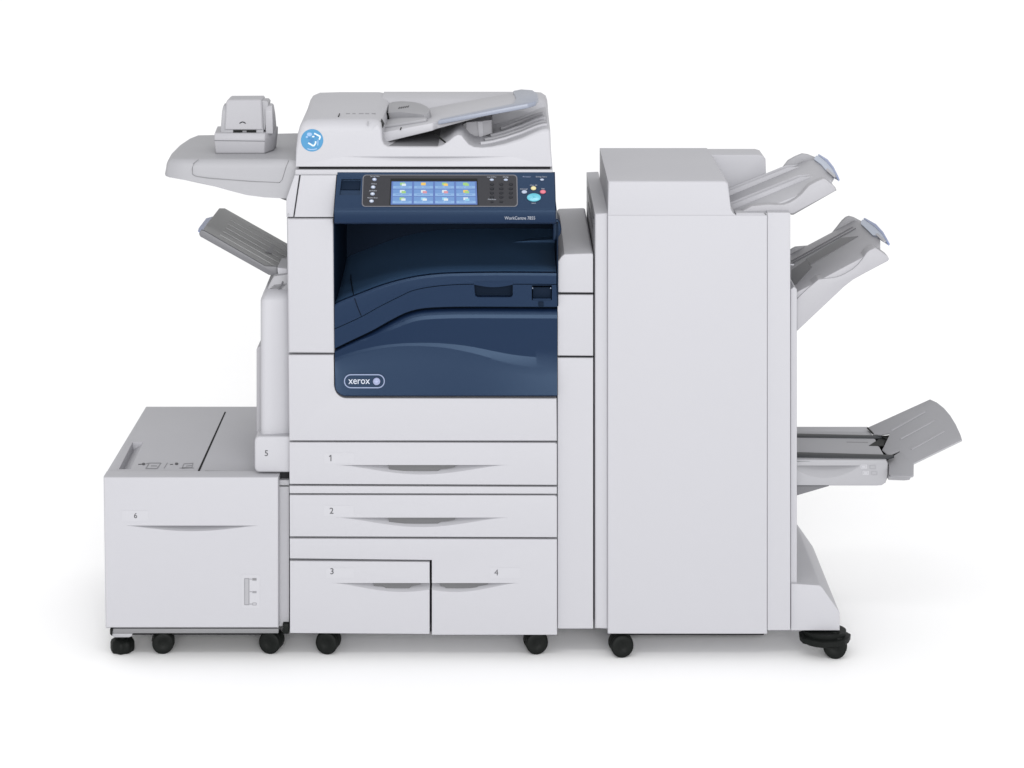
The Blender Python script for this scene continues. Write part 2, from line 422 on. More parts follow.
obj('inner_step', MB().prism([(432, 249.5), (456, 247.5), (500, 243.5), (530, 240.5), (556, 239.5), (556, 275), (432, 275)], 0.30, 0.398), M_CAV, pr)
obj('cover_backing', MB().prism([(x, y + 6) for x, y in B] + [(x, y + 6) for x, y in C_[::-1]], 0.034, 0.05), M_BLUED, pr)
# door: rounded upper edge, raised lower field with a sweeping step
def bot(x):
    t = x - 334.8
    return 396.2 - (11 - math.sqrt(max(0, 121 - (11 - t) ** 2)) if t < 11 else 0)
xs = [334.8 + 22.4 * (k / 16) ** 2 for k in range(16)] + [357.2 + (557.2 - 357.2) * k / 80 for k in range(81)]
def samp(c, x):
    t = (x - c[0][0]) / (c[-1][0] - c[0][0]) * N; t = min(max(t, 0), N - 1e-6); i = int(t)
    return c[i][1] + (c[i + 1][1] - c[i][1]) * (t - i)
cols = []
for x in xs:
    c = samp(C_, x) + 0.7; eu = samp(EU, x); el = samp(EL, x); b = bot(x)
    # rounding radius (px) shrinks to the left where the edge runs into the corner
    rr = 9.0 * min(1, max(0.25, (x - 330) / 70))
    col = [P(x, c, 0.06)]
    for k in range(0, 8):
        th = pi / 2 * k / 7
        col.append(P(x, c + rr * .62 * (1 - cos(th * .69)) / (1 - cos(pi / 2 * .69)), 0.026 - 0.0175 * sin(th * .69) / sin(pi / 2 * .69)))
    col += [P(x, c + rr * .74, 0.0072), P(x, c + rr * 1.15, 0.0050)]
    for k in range(1, 5): col.append(P(x, c + rr * 1.15 + (eu - 0.7 - c - rr * 1.15) * k / 5, 0.0050 + 0.0022 * k / 5))
    ru = 0.5
    tq = min(1, max(0, (x - 455) / 102)); tl_ = 0.27 - 0.15 * tq
    yl = 0.0070 - tl_ * (el - eu) * 0.0024
    col += [P(x, eu, 0.0072), P(x, el, yl), P(x, el + 1.5, yl - .0002)]
    for k in range(1, 4): col.append(P(x, el + (b - 1.2 - el) * k / 3, yl + (-.0045 - yl) * k / 3))
    col += [P(x, b - 0.5, -0.0035), P(x, b, -0.001), P(x, b, 0.06)]
    cols.append(col)
door = MB().loft([list(c) for c in cols])
dr = obj('front_door', door, M_DOOR, pr, smooth=10.5)
# emblem pill with wordmark and ball
ring = MB(); o_, i_ = rrect(344, 374.2, 384.8, 388.2, 6.9, 8), rrect(345, 375.2, 383.8, 387.2, 5.9, 8)
dp = front(-0.0045)
n_ = len(o_)
vs = [dp.on(*q) + dp.n * 0.0006 for q in o_ + i_] + [dp.on(*q) - dp.n * 0.001 for q in o_ + i_]
fs = [(i, (i + 1) % n_, (i + 1) % n_ + n_, i + n_) for i in range(n_)] + [(i + 2 * n_, (i + 1) % n_ + 2 * n_, (i + 1) % n_, i) for i in range(n_)] + [(i + n_, (i + 1) % n_ + n_, (i + 1) % n_ + 3 * n_, i + 3 * n_) for i in range(n_)]
ring.add(vs, fs)
lg = obj('logo_border', ring, M_LOGO, dr)
obj('logo_lettering', text_mb('xerox', 348.4, 383.8, 7.3, dp, off=0.0008, width=21.6, weight=0.005), M_PRINT, dr)
ball = MB().cyl(dp.on(376.6, 381.4), (0, -1, 0), 0.0088, 0.004, 32, 0, [(0.0089, 0.0), (0.0085, 0.0022), (0.0065, 0.0042), (0.003, 0.0052), (0.0005, 0.0054)])
bo = MB(); bo.v, bo.f, bo.m = ball.v, ball.f, ball.m
bo.tube([dp.on(376.6 + 2.0 * cos(t / 10), 381.2 + 1.7 * sin(t / 10)) + dp.n * 0.0052 for t in range(-25, 32, 4)], 0.0005, m=1)
obj('logo_ball', bo, [mat('logo_ball_lilac', (0.28, 0.31, 0.46), 0.35, spec=0.3), M_LOGO], dr)

# rounded blue end piece at the right of the bay
obj('hinge_cover', MB().rprism([(555.6, 219), (557.5, 219), (560.2, 223), (561.4, 229), (560.6, 234), (558, 238.5), (554.4, 241.5), (553, 241.5), (553, 225)], 0.03, 0.14, 0.003), M_DOOR, pr, label='small rounded blue cover at the right end of the bay')

# ---- control panel
pa, pb = P(512, 172.6, 0.002), P(512, 209.3, -0.030)
cp = MB()
def cprow(x0, x1, x2):
    pts = [(172.6, 0.05), (172.0, 0.004), (172.4, 0.0022), (173.2, 0.0012), (208.0, -0.0288), (208.5, -0.0293), (210.6, -0.0320), (211.2, -0.0323), (222.2, -0.0300), (223.4, -0.0272), (224, -0.022), (224, 0.05)]
    r = []
    for py, yy in pts:
        t = min(1, max(0, (py - 173) / 36)); px = x0 + (x1 - x0) * t
        r.append(P(px, py, yy if x2 == 0 else yy + x2) if True else None)
    return r
xl = [(338.8, 335.6, .003), (337.8, 334.8, .001), (337.5, 334.3, 0)] ; xr = [(554.0, 555.2, 0), (554.6, 555.6, .001), (555, 556, .003)]
cprows = [cprow(*xl[0]), cprow(*xl[1]), cprow(*xl[2])] + [cprow(337.5 + (554 - 337.5) * k / 6, 334.3 + (555.2 - 334.3) * k / 6, 0) for k in range(1, 6)] + [cprow(*q) for q in xr]
vpl = (pb - pa).normalized(); nrm = Vector((1, 0, 0)).cross(vpl).normalized()
if nrm.y > 0: nrm = -nrm
CPL = Plane(P(512, 173.2, 0.0012), nrm)
slot = MB().plate([(341.5, 179), (361, 179), (359.8, 195), (339.4, 195)], CPL, -0.012, 0.006)
pan = obj('control_panel', MB().loft(cprows), [M_BLUE], pr, smooth=25, cut=[slot])
obj('card_slot', MB().plate([(341.8, 180.5), (360.6, 180.5), (359.8, 189), (340.6, 189)], CPL, -0.0115, -0.006), M_BLUED, pan, bevel=0.001)
def ringplate(mb, outer, inner, pl, lo, hi, m=0):
    n = len(outer)
    a = [pl.on(*q) + pl.n * hi for q in outer]; b = [pl.on(*q) + pl.n * hi for q in inner]
    c = [pl.on(*q) + pl.n * lo for q in outer]; d = [pl.on(*q) + pl.n * lo for q in inner]
    vs = a + b + c + d; fs = []
    for i in range(n):
        j = (i + 1) % n
        fs += [(i, j, n + j, n + i), (2 * n + i, 2 * n + j, j, i), (n + i, n + j, 3 * n + j, 3 * n + i)]
    mb.add(vs, fs, m)
def skew(q, x0=340):   # the bezel leans with the panel's left end
    return [(x - (0.035 * (y - 174)) if x < 420 else x + 0.02 * (y - 174), y) for x, y in q]
bz = MB(); bz.plate(skew(rrect(363.6, 175.4, 516.4, 206.2, 3)), CPL, -0.001, 0.0012)
bzo = obj('bezel', bz, M_BEZEL, pan)
rg = MB(); ringplate(rg, skew(rrect(362.9, 174.8, 517.2, 206.8, 3.4)), skew(rrect(363.7, 175.5, 516.3, 206.1, 3)), CPL, -0.0005, 0.0016)
obj('bezel_rim', rg, M_RIM, pan)
# screen
sn = MB()
TOPY, BOTY = 181.8, 204.0
def sxy(u, v):  # u 0..4, v 0..3 on the screen
    y = TOPY + (BOTY - TOPY) * v / 3
    xl_ = 392.3 - 0.9 * v / 3; xr_ = 475.9 + 0.9 * v / 3
    return (xl_ + (xr_ - xl_) * u / 4, y)
def srect(u0, v0, u1, v1): return [sxy(u0, v0), sxy(u1, v0), sxy(u1, v1), sxy(u0, v1)]
sn.plate([(390.6, 178.6), (477.4, 178.6), (478.6, 205), (389.4, 205)], CPL, 0.0008, 0.0014, 9)
sn.plate(srect(-0.03, -0.03, 4.03, 3.1), CPL, 0.001, 0.0019, 0)
icons = [[2, 3, 2, 2], [5, 5, 5, 3], [2, 7, 7, 5]]
for r in range(3):
    for c in range(4):
        sn.plate(srect(c + .05, r + .05, c + .95, r + .60), CPL, 0.0015, 0.0022, 1)
        sn.plate(srect(c + .05, r + .60, c + .95, r + .94), CPL, 0.0015, 0.0022, 8)
        m1 = icons[r][c]
        sn.plate(srect(c + .38, r + .14, c + .60, r + .5), CPL, 0.002, 0.0026, m1)
        m2 = {(0, 0): 5, (0, 2): 3, (0, 3): 2, (1, 0): 2, (1, 1): 6, (1, 2): 6, (1, 3): 2, (2, 0): 5, (2, 1): 5, (2, 2): 5, (2, 3): 7}.get((r, c))
        if m2 is not None: sn.plate(srect(c + .46, r + .28, c + .66, r + .58), CPL, 0.0024, 0.0029, m2)
        sn.plate(srect(c + .18, r + .70, c + .42, r + .78), CPL, 0.002, 0.0026, 1)
        sn.plate(srect(c + .5, r + .70, c + .8, r + .78), CPL, 0.002, 0.0026, 1)
obj('touch_screen', sn, [S_BG, S_TILE, S_GRN, S_YEL, S_YEL, S_WHT, S_RED, S_CYN, S_TILE2, M_BLACK], pan)
def key(name, cx, cy, rx, ry, m, h=0.002, capt=None, cm=M_PRINT, n=18):
    e = ell(cx, cy, rx, ry, n); e2 = ell(cx, cy, rx * .82, ry * .82, n)
    a = [CPL.on(*q) for q in e]; b = [CPL.on(*q) for q in e2]
    mb = MB().loft([[p + CPL.n * 0.0005 for p in a], [p + CPL.n * h for p in a], [p + CPL.n * (h + 0.0012) for p in b]])
    return obj(name, mb, m, pan)
def cap(s, cx, cy, w, h=1.2, m=M_LOGO2):
    obj('caption', text_mb(s, cx, cy, h, CPL, off=0.0016, width=w, center=True), m, pan)
for i, (cx, cy) in enumerate([(374.5, 179.5), (373.2, 187.2), (372.6, 194), (371.6, 201.2)]):
    key('key', cx, cy, 2.3, 1.7, M_GKEY if i else M_LOGO)
    key('key', cx, cy, 1.4, 1.0, M_PRINT, h=0.0035)
for s, cx, cy, w in (('Services Home', 375, 176.9, 9), ('Services', 374, 184.4, 5.5), ('Job Status', 373, 191.3, 7.5), ('Machine Status', 372.6, 198.4, 10)):
    cap(s, cx, cy, w)
for cx, w, s in ((491.8, 9, 'Log In/Out'), (505.8, 5.5, 'Help')):
    key('key', cx, 179.9, 2.2, 1.2, M_GKEY); cap(s, cx, 177.6, w)
for j, cy in enumerate((184.2, 188.6, 192.9, 197.0)):
    for i, cx in enumerate((492, 501.3, 510.8)):
        key('key', cx, cy + 0.3, 2.1, 1.35, M_KEY)
        cap(['123', '456', '789', '*0#'][j][i], cx, cy + 0.9, 1.3, 1.8, M_PRINT)
key('key', 501.3, 201.9, 1.8, 1.2, M_KEY); cap('C', 501.3, 202.5, 1.3, 1.8, M_PRINT)
key('key', 492, 202.2, 1.6, 1.0, M_KEY); cap('Dial Pause', 492, 200.0, 8)
key('start_button', 533.9, 197.6, 7.0, 4.1, M_CYAN, h=0.003)
obj('start_symbol', MB().plate([(532.3, 196), (536.4, 197.4), (532.3, 198.9), (533.3, 197.4)], CPL, 0.0032, 0.0047), mat('start_symbol_teal', (0.02, 0.25, 0.34), 0.4), pan)
key('clear_button', 533.5, 188.4, 2.7, 2.0, M_YEL, h=0.003)
key('stop_button', 542.9, 192.0, 3.0, 2.0, M_RED, h=0.003)
key('interrupt_button', 524.3, 192.1, 2.8, 1.8, M_GKEY, h=0.003)
key('power_button', 542, 179.8, 2.0, 1.1, M_GKEY, h=0.002)
cap('Clear All', 533.5, 185.9, 7); cap('Stop', 543, 189.4, 3.2); cap('Interrupt', 524, 189.6, 7.6); cap('Start', 533.7, 203.8, 4.4)
cap('Energy Saver', 541.5, 177.4, 11); cap('Power', 527, 177.4, 8, m=M_LOGO)
LIP = Plane(P(512, 216.6, -0.03115), Vector((1, 0, 0)).cross(P(512, 222.2, -0.030) - P(512, 211.2, -0.0323)))
if LIP.n.y > 0: LIP = Plane(LIP.p, -LIP.n)
obj('model_lettering', text_mb('WorkCentre 7855', 504.6, 219.5, 3.4, LIP, off=0.0008, width=30.5), M_LOGO2, pan)

# ---- document feeder (scanner lid)
prof = [(295.6, 166.8), (295.8, 150), (297.2, 135), (299.2, 127), (302, 122.5), (307, 120.4), (330, 119.8), (372, 119.8), (377.5, 120.8), (380.5, 124), (381.8, 130),
        (382.4, 140), (384.2, 144.4), (388, 146.6), (410, 147), (437, 147), (443, 145), (449, 140.8), (454, 136.6), (458, 134.8), (461.5, 135.6), (465, 140), (469, 144.6), (474, 147), (482, 147.6), (492, 146.6), (505, 143.8), (522, 138.2), (536, 131.8), (543, 129.2), (548, 128.8), (550.3, 131), (551, 150), (552.4, 166.8)]
rad = [0.002, .006, .012, .018, .024, .028, .030, .030, .024, .014, .008, .006, .005, .005, .005, .005, .004, .004, .004, .003, .003, .003, .004, .004, .005, .006, .008, .010, .010, .010, .010, .008, .005, .002]
a = [P(px, py, 0.0) for px, py in prof]
rows = []
for k in range(9):
    th = pi / 2 * k / 8
    ins = inset([(p.x, p.z) for p in a], [q * (1 - sin(th)) for q in rad])
    rows.append([Vector((c[0], rad[i] * (1 - cos(th)), c[1])) for i, c in enumerate(ins)])
def shift_row(y, dx, dz, sq=0):
    r = []
    for i, p in enumerate(a):
        hi = 1.0 if p.z > Z(150, 0) else 0
        lft = 1.0 if (i <= 8) else 0
        r.append(Vector((p.x + dx * lft * hi, y, p.z + dz * hi)))
    return r
rows += [shift_row(0.30, -0.008, 0.001), shift_row(0.47, -0.016, 0.001), shift_row(0.515, -0.014, -0.002), shift_row(0.54, -0.006, -0.014)]
adf = obj('document_feeder', MB().loft(rows), [M_WHITE], pr, smooth=40, cut=[crescent(342, 510, 156.6, 7.0, 0.012, 0.0)])
# rear deck of the lid
zt = Z(119.8, 0)
xa, xb = X(372, 0), X(545.5, 0.53)
sec = [(0.02 + 0.33, Z(146, 0)), (0.352, zt - 0.03), (0.375, zt - 0.008), (0.41, zt + 0.0), (0.50, zt + 0.001), (0.522, zt - 0.003), (0.535, zt - 0.02), (0.535, Z(146, 0))]
rows = []
for x, dz in ((xa, 0), (xb - 0.03, 0), (xb - 0.012, -0.002), (xb, -0.010), (xb + 0.004, -0.022)):
    rows.append([Vector((x, q[0], max(Z(147, 0), q[1] + dz))) for q in sec])
obj('rear_cover', MB().loft(rows), M_WHITE, adf, smooth=40)
# input tray: plate rising to the right
x0_, z0_ = X(382, .07), Z(132, .07); x1_, z1_ = X(440, .07), Z(121, .07)
slope = (z1_ - z0_) / (x1_ - x0_)
TP = Plane((x0_, 0.07, z0_), Vector((-slope, 0, 1)))
def tz(x): return z0_ + slope * (x - x0_)
def traybody(outline, t0, t1, lo=0.0, m=0):
    mb = MB(); n = len(outline)
    top = [Vector((x, y, tz(x) + lo)) for x, y in outline]
    botr = [Vector((x, y, tz(x) + lo - (t0 + (t1 - t0) * (x - x0_) / (0.37)))) for x, y in outline]
    return mb.loft([botr, top], m)
xe = X(437, .07)
it = traybody([(x0_ - .004, .062), (xe - .01, .062), (xe, .075), (X(470, .1), .09), (X(514, .1), .10), (X(520, .1), .20), (X(512, .3), .335), (x0_ - .004, .352)], 0.026, 0.006)
tr = obj('input_tray', it, M_WHITE, adf, bevel=0.003)
obj('tray_extension', traybody([(xe + .002, .060), (X(528, .06), .060), (X(536, .07), .078), (X(538.5, .1), .12), (X(538, .17), .20), (X(533, .25), .29), (X(522, .3), .345), (X(513, .34), .345), (X(516, .22), .2), (X(513, .12), .112), (xe + .008, .088)], 0.010, 0.012, 0.0035), M_CLEARB, adf, bevel=0.003, label='pale blue extension of the input tray')
gd = [(383, 128.5), (383, 118), (386, 114.2), (394, 112.6), (405, 113.0), (414, 114.6), (421, 117.0), (425.5, 119.2), (427.5, 121), (426, 121.6), (410, 124.2)]
obj('document_guide', MB().plate(gd, TP, 0.0, 0.007), M_GREY, adf, bevel=0.0015, label='nearer grey paper guide')
GP2 = Plane((x0_, 0.07, z0_ + 0.006), Vector((-slope, -0.11, 1)))
gu = [(388, 112.6), (388.5, 104), (392, 101.8), (402, 101), (413, 101.6), (421, 103.4), (427, 106.2), (430, 109.4), (429, 112), (424, 114.6), (415, 113.6), (400, 111.8)]
g2 = obj('document_guide', MB().plate(gu, GP2, -0.03, 0.0), M_TRAY, adf, bevel=0.0015, label='farther darker paper guide with a small mark')
gp = Plane(GP2.p + GP2.n * 0.0002, GP2.n)
gm = MB()
for k in range(5): gm.plate([(398 + 2.2 * k, 108.6 - .35 * k), (399.4 + 2.2 * k, 107 - .35 * k), (400.6 + 2.2 * k, 107.2 - .35 * k), (399.2 + 2.2 * k, 109 - .35 * k)], gp, 0, 0.0004)
obj('guide_marking', gm, M_INK, g2)
obj('black_mark', MB().plate([(383.3, 113.2), (386, 108.2), (388.2, 113.4)], GP2, -0.02, 0.001), M_BLACK, adf)
obj('black_mark', MB().prism([(380.6, 128), (380.8, 121), (383.6, 126), (381.8, 131)], 0.03, 0.07), M_BLACK, adf)
obj('stop_lever', MB().tube([P(435.5, 134.5, 0.035), P(449, 145.2, 0.002)], 0.0020), M_BLACK, adf)
obj('seam_mark', MB().tube([P(387.3, 95.5, 0.47), P(387.3, 101.8, 0.37)], 0.0009), M_MID, adf)
obj('edge_mark', MB().tube([P(400.3, 130.0, 0.060), P(401.3, 127.3, 0.061)], 0.0015), M_BLACK, adf)
obj('edge_mark', MB().tube([P(338.4, 116.5, 0.045), P(339.6, 113.6, 0.09)], 0.0013), M_BLACK, adf)
lv = MB(); lv.tube([P(367.6, 125.6, -0.0002), P(368.2, 120.8, 0.002)], 0.0016)
obj('latch_mark', lv, M_GREY, adf)
# faint row of printed marks on the lid
fm = MB(); top = Plane((0, 0, zt), (0, 0, 1))
for k, w in enumerate((5, 4, 6, 5, 5)): fm.plate([(346 + 6.4 * k, 113.4), (346 + 6.4 * k + w * .8, 113.4), (346 + 6.4 * k + w * .8, 114.2), (346 + 6.4 * k, 114.2)], top, 0.0002, 0.0008)
obj('lid_marking', fm, M_FAINT, adf)
# inside the outlet under the input tray
ins_ = MB()
ins_.box((x0_ + .002, 0.012, Z(147.5, 0)), (X(438, 0), 0.34, Z(146.6, 0)), 0)
obj('outlet_shade_sheet', ins_, M_MID, adf)  # grey sheet, the shade under the input tray put into its colour
n1 = MB()
n1.prism([(463.5, 124), (466, 123), (466, 137), (463.5, 134)], 0.16, 0.18, 1)
n1.prism([(466.2, 122.5), (492, 120), (492.5, 133), (479, 137.5), (469, 138.5), (466.2, 136)], 0.17, 0.30, 0)
n1.prism([(477.6, 122), (482.6, 121.6), (483.4, 136), (479, 137.4)], 0.165, 0.172, 2)
n1.prism([(491.8, 120), (492.4, 120), (492.4, 132.6), (491.8, 132.6)], 0.167, 0.172, 1)
obj('exit_guide', n1, [M_WHITE2, M_MID, M_LABEL], adf)
# curved ribs on the lid's right end
def onlid(px):
    for (ax, ay), (bx, by2) in zip(prof, prof[1:]):
        if 470 < ax and ax <= px <= bx: return ay + (by2 - ay) * (px - ax) / (bx - ax)
    return 147
for k, (ya, xa3, xb3, lift) in enumerate(((0.045, 480, 548, .002), (0.095, 484, 547, .003), (0.15, 490, 546, .003), (0.23, 500, 545, .004))):
    path = [Vector((X(px, 0), ya + 0.02 * sin(pi * (px - xa3) / (xb3 - xa3)), Z(onlid(px), 0) + lift)) for px in [xa3 + (xb3 - xa3) * q / 16 for q in range(17)]]
    obj('exit_rib', MB().tube(path, 0.0048), M_GREY if k % 2 else M_WHITE, adf)
# round sticker
st = MB(); fp = front(0.0)
stp = front(-0.0002)
st.plate(ell(312.1, 140.3, 11.2, 11.2, 40), fp, -0.001, 0.0006, 0)
W_ = 1; DB = 2; PB = 3
def thickline(pts, w, m, h=0.0012):
    for (ax, ay), (bx, by_) in zip(pts, pts[1:]):
        L = math.hypot(bx - ax, by_ - ay); nx, ny = -(by_ - ay) / L * w / 2, (bx - ax) / L * w / 2
        st.plate([(ax + nx, ay + ny), (bx + nx, by_ + ny), (bx - nx, by_ - ny), (ax - nx, ay - ny)], fp, 0.0004, h, m)
        h += 0.00006
st.plate(ell(309.5, 134.3, 2.6, 1.9, 14), fp, 0.0004, 0.0010, PB)
st.plate(ell(306.9, 136.9, 1.2, 1.0, 10), fp, 0.0004, 0.00105, PB)
st.plate(ell(309.2, 138.2, 1.5, 1.2, 12), fp, 0.0004, 0.0011, DB)
st.plate(ell(312.4, 139.6, 1.6, 1.3, 12), fp, 0.0004, 0.00115, DB)
st.plate(ell(311.0, 141.5, 2.0, 1.4, 12), fp, 0.0004, 0.0012, DB)
st.plate(ell(315.4, 135.7, 1.2, 1.0, 12), fp, 0.0004, 0.00125, DB)
st.plate(ell(313.3, 136.5, 1.3, .8, 12), fp, 0.0004, 0.0014, W_)
thickline([(314.2, 133.3), (320.4, 136.4), (319.2, 139.6)], 1.5, W_)
thickline([(318, 140), (317.8, 145.4)], 1.0, PB)
thickline([(308.3, 142.8), (313.6, 146.0), (315.6, 143.4), (315.8, 141.2)], 1.5, W_, 0.0015)
thickline([(307.4, 148.6), (310, 149.4), (314, 149.4), (317, 148.5)], 1.0, PB, 0.001)
obj('round_sticker', st, [M_STICK, M_STICKW, M_STICKD, M_STICKP], adf, label='round sky blue sticker with white and blue swirl emblem')

# ---- work shelf on the left
zs = Z(158.5, 0.05)
SH = flat(zs)
def shp(px, py): p = SH.on(px, py); return (p.x, p.y)
out_t = [shp(194.5, 134.2), shp(186, 137.5), shp(177, 143.5), shp(169.8, 150.6), shp(166.6, 156.5), (X(166.2, .055), 0.055), (X(169.5, .05), 0.043), (X(185, .04), 0.036), (X(200, .04), 0.035), (X(215, .04), 0.035), (X(230, .04), 0.034), (X(247, .04), 0.034), (X(265, .04), 0.033), (X(280, .04), 0.033), (X(299, .04), 0.033), (X(299, .04), 0.46)]
zl_, zr_ = Z(175.9, 0.05), Z(196.8, 0.05)
def zb(x):
    t = min(1.1, max(0, (x - X(166, .05)) / (X(287, .05) - X(166, .05))))
    q = [(0, 0), (.15, .12), (.28, .26), (.42, .45), (.55, .66), (.67, .84), (.82, .95), (1.1, 1.03)]
    for (a0, b0), (a1, b1) in zip(q, q[1:]):
        if a0 <= t <= a1: return zl_ + (zr_ - zl_) * (b0 + (b1 - b0) * (t - a0) / (a1 - a0))
    return zr_
rows = [[Vector((x - (0.001 if i < 6 else 0), y + 0.0, zb(x) - 0.001)) for i, (x, y) in enumerate(out_t)],
        [Vector((x - (0.003 if i < 6 else 0), y + (0.0), zb(x) + 0.004)) for i, (x, y) in enumerate(out_t)],
        [Vector((x, y, zs - 0.022)) for x, y in out_t]]
cx_, cy_ = -0.65, 0.3
for k in range(1, 7):
    th = pi / 2 * k / 6; r_ = 0.02
    ii = inset(out_t, [r_ * (1 - cos(th)) if i < len(out_t) - 2 else 0 for i in range(len(out_t))])
    rows.append([Vector((q[0], q[1], zs - 0.022 + 0.022 * sin(th))) for q in ii])
shelf = obj('work_shelf', MB().loft(rows), M_GREY, pr, smooth=50)
def srf(px, py):   # point on shelf's skin: flat top, rounded nose, upright front
    if py < 158: return SH.on(px, py) + Vector((0, 0, 0.0006))
    return P(px, py, 0.0335)
se = MB()
se.tube([P(288.6, 160.5, 0.036), P(286, 167, 0.0325), P(282.3, 179.5, 0.0325), P(279.5, 182.6, 0.0325), P(250, 181.3, 0.033), P(209, 178.2, 0.0338), P(196, 176.3, 0.0342), P(192.6, 174.5, 0.0344), P(192.2, 168.5, 0.0344), P(194, 163, 0.035), P(198.5, 159.6, 0.042)], 0.0008)
obj('shelf_seam', se, M_GRIP, shelf)
sk = MB().prism([(276, 196.2), (289, 197), (289, 201.5), (283, 199.5)], 0.08, 0.3)
obj('shelf_bracket', sk, M_MID, shelf)
for nm, (px, py) in (('screw', (288.3, 214.5)),):
    obj(nm, MB().cyl(P(px, py, 0.002), (0, -1, 0), 0.0025, 0.004), M_GREY, pr)

# ---- bypass tray (left)
yf, yb_ = 0.10, 0.43
bx0, bz0 = X(203, yf), Z(231, yf); bx1, bz1 = X(265, yf), Z(266, yf)
bs_ = (bz1 - bz0) / (bx1 - bx0)
def bz_(x): return bz0 + bs_ * (x - bx0)
xr_ = X(287.5, 0.12)
bt = MB()
outl = [(bx0 - 0.002, yf + .04), (bx0 + 0.0, yf + .01), (bx0 + .012, yf), (bx1 + .006, yf), (xr_, yf + .0), (xr_, yb_), (bx0 + 0.01, yb_), (bx0 + 0.0, yb_ - .03)]
bt.loft([[Vector((x, y, bz_(x) - 0.006)) for x, y in outl], [Vector((x, y, bz_(x))) for x, y in outl]])
for k in range(6):
    y = yf + 0.05 + k * 0.048
    w = 0.009
    a_, b_ = bx0 + .035, xr_
    bt.add([(a_, y, bz_(a_) - .001), (b_, y, bz_(b_) - .001), (b_, y + w, bz_(b_) - .001), (a_, y + w, bz_(a_) - .001),
            (a_, y + .001, bz_(a_) + .0012), (b_, y + .001, bz_(b_) + .0012), (b_, y + w - .001, bz_(b_) + .0012), (a_, y + w - .001, bz_(a_) + .0012)],
           [(0, 3, 2, 1), (4, 5, 6, 7), (0, 1, 5, 4), (1, 2, 6, 5), (2, 3, 7, 6), (3, 0, 4, 7)])
byp = obj('bypass_tray', bt, M_DTRAY, pr)
fr = MB().prism([(198.9, 233.8), (201, 229.8), (205.6, 231.6), (265, 266.0), (277, 266.6), (277.2, 275.2), (269, 275.2), (200, 236.6)], yf - 0.004, yf + 0.006)
obj('tray_side', fr, M_MID, byp, bevel=0.002, label='lighter side wall of the sloping tray')
BPp = Plane((bx0, yf, bz0), Vector((-bs_, 0, 1)))
obj('tray_triangle', MB().plate([(265, 252.5), (273.2, 244.6), (272, 254)], BPp, 0.001, 0.0022), M_GREY, byp)
obj('tray_tip', MB().plate([(199.4, 228.5), (200.2, 225.6), (207.5, 216), (214, 214.2), (210, 226), (203, 231.4)], BPp, -0.008, -0.0065), M_TIPD, byp)
# arm under the tray
obj('tray_arm', MB().rprism([(277.2, 267.5), (287.5, 268.5), (287.5, 284), (283, 282), (279, 277), (277.4, 272)], 0.09, 0.2, 0.003), M_WHITE, pr)
# slanted shoulder and column
sh_ = MB().prism([(261.0, 301), (262.5, 297), (266, 291), (271, 281), (274, 276), (288.8, 274), (288.8, 301)], 0.075, 0.46)
shd = obj('side_shoulder', sh_, M_GREY, pr, bevel=0.003)
sg = MB()
for k in range(4): sg.tube([P(268.5 + 1.6 * k, 290 - 1.5 * k, 0.073), P(282 + 1.6 * k, 288.5 - 1.5 * k, 0.073)], 0.0008)
sg.tube([P(278.5, 290.5, 0.072), P(283, 281.5, 0.072)], 0.0018)
obj('shoulder_vents', sg, M_MID, shd)
plan = [(X(260.5, .06), .07), (X(260.6, .05), .052), (X(261.4, .045), .044), (X(263.0, .04), .040), (X(266, .04), .038), (X(272, .04), .040), (X(278, .04), .044), (X(284, .045), .048), (X(289.8, .05), .052), (X(289.8, .05), .5), (X(260.5, .06), .5)]
zt_, zb2 = Z(299, .04), Z(437, .04)
rows = [[Vector((x, y, zb2)) for x, y in plan], [Vector((x, y, zt_ - 0.006)) for x, y in plan],
        [Vector((x + (.002 if i < 4 else 0), y + .0015, zt_ - 0.001)) for i, (x, y) in enumerate(plan)],
        [Vector((x + (.005 if i < 4 else 0), y + .012, zt_ + .008)) for i, (x, y) in enumerate(plan)],
        [Vector((x + (.009 if i < 4 else 0), y + .03 if y < .3 else y, zt_ + .017)) for i, (x, y) in enumerate(plan)]]
obj('side_column', MB().loft(rows), M_WHITE, pr, smooth=50)
obj('side_column_rear', MB().rprism([(256.4, 350), (257.5, 347), (262, 346), (262, 437), (256.4, 437)], 0.09, 0.5, 0.003), M_WHITE2, pr)
m5 = obj('side_drawer', MB().rprism(rrect(254.4, 436.5, 296, 472.5, 5), 0.02, 0.5, 0.005), M_WHITE, pr, label='small side drawer marked 5 with rounded corners')
obj('number_marking', text_mb('5', 266.4, 455.9, 6, front(0.02), off=0.0005, center=True, weight=0.01), M_INK, m5)

caster(pr, 328.5, 0.05, radians(78))
caster(pr, 535.5, 0.05, radians(102))

# ================================================================== STAPLER on the shelf
sb = SH.on(240, 153.6)
stp_ = thing('electric_stapler', 'small boxy light grey electric stapler standing on the work shelf at the printer\'s left', 'stapler', (X(242, sb.y), sb.y + 0.06, zs))
y0s = sb.y
yk = y0s
def sx(px): return X(px, yk)
def zz(py): return Z(py, yk)
base = MB()
pl0 = [(sx(216), yk), (sx(264.2), yk), (sx(271), yk + .045), (sx(271.5), yk + .11), (sx(212), yk + .11)]
pl1 = [(sx(214.4), yk - .002), (sx(265), yk - .002), (sx(272.8), yk + .045), (sx(273.2), yk + .11), (sx(211), yk + .11)]
base.loft([[Vector((x, y, zs)) for x, y in pl0], [Vector((x, y, zz(139.6))) for x, y in pl1], [Vector((x, y, zz(138.6))) for x, y in pl1], [Vector((x * 1.0, y + .003, zz(134.6))) for x, y in pl1], [Vector((x, y + .006, zz(133.2))) for x, y in pl1]])
ba = obj('base', base, M_WHITE2, stp_, bevel=0.002)
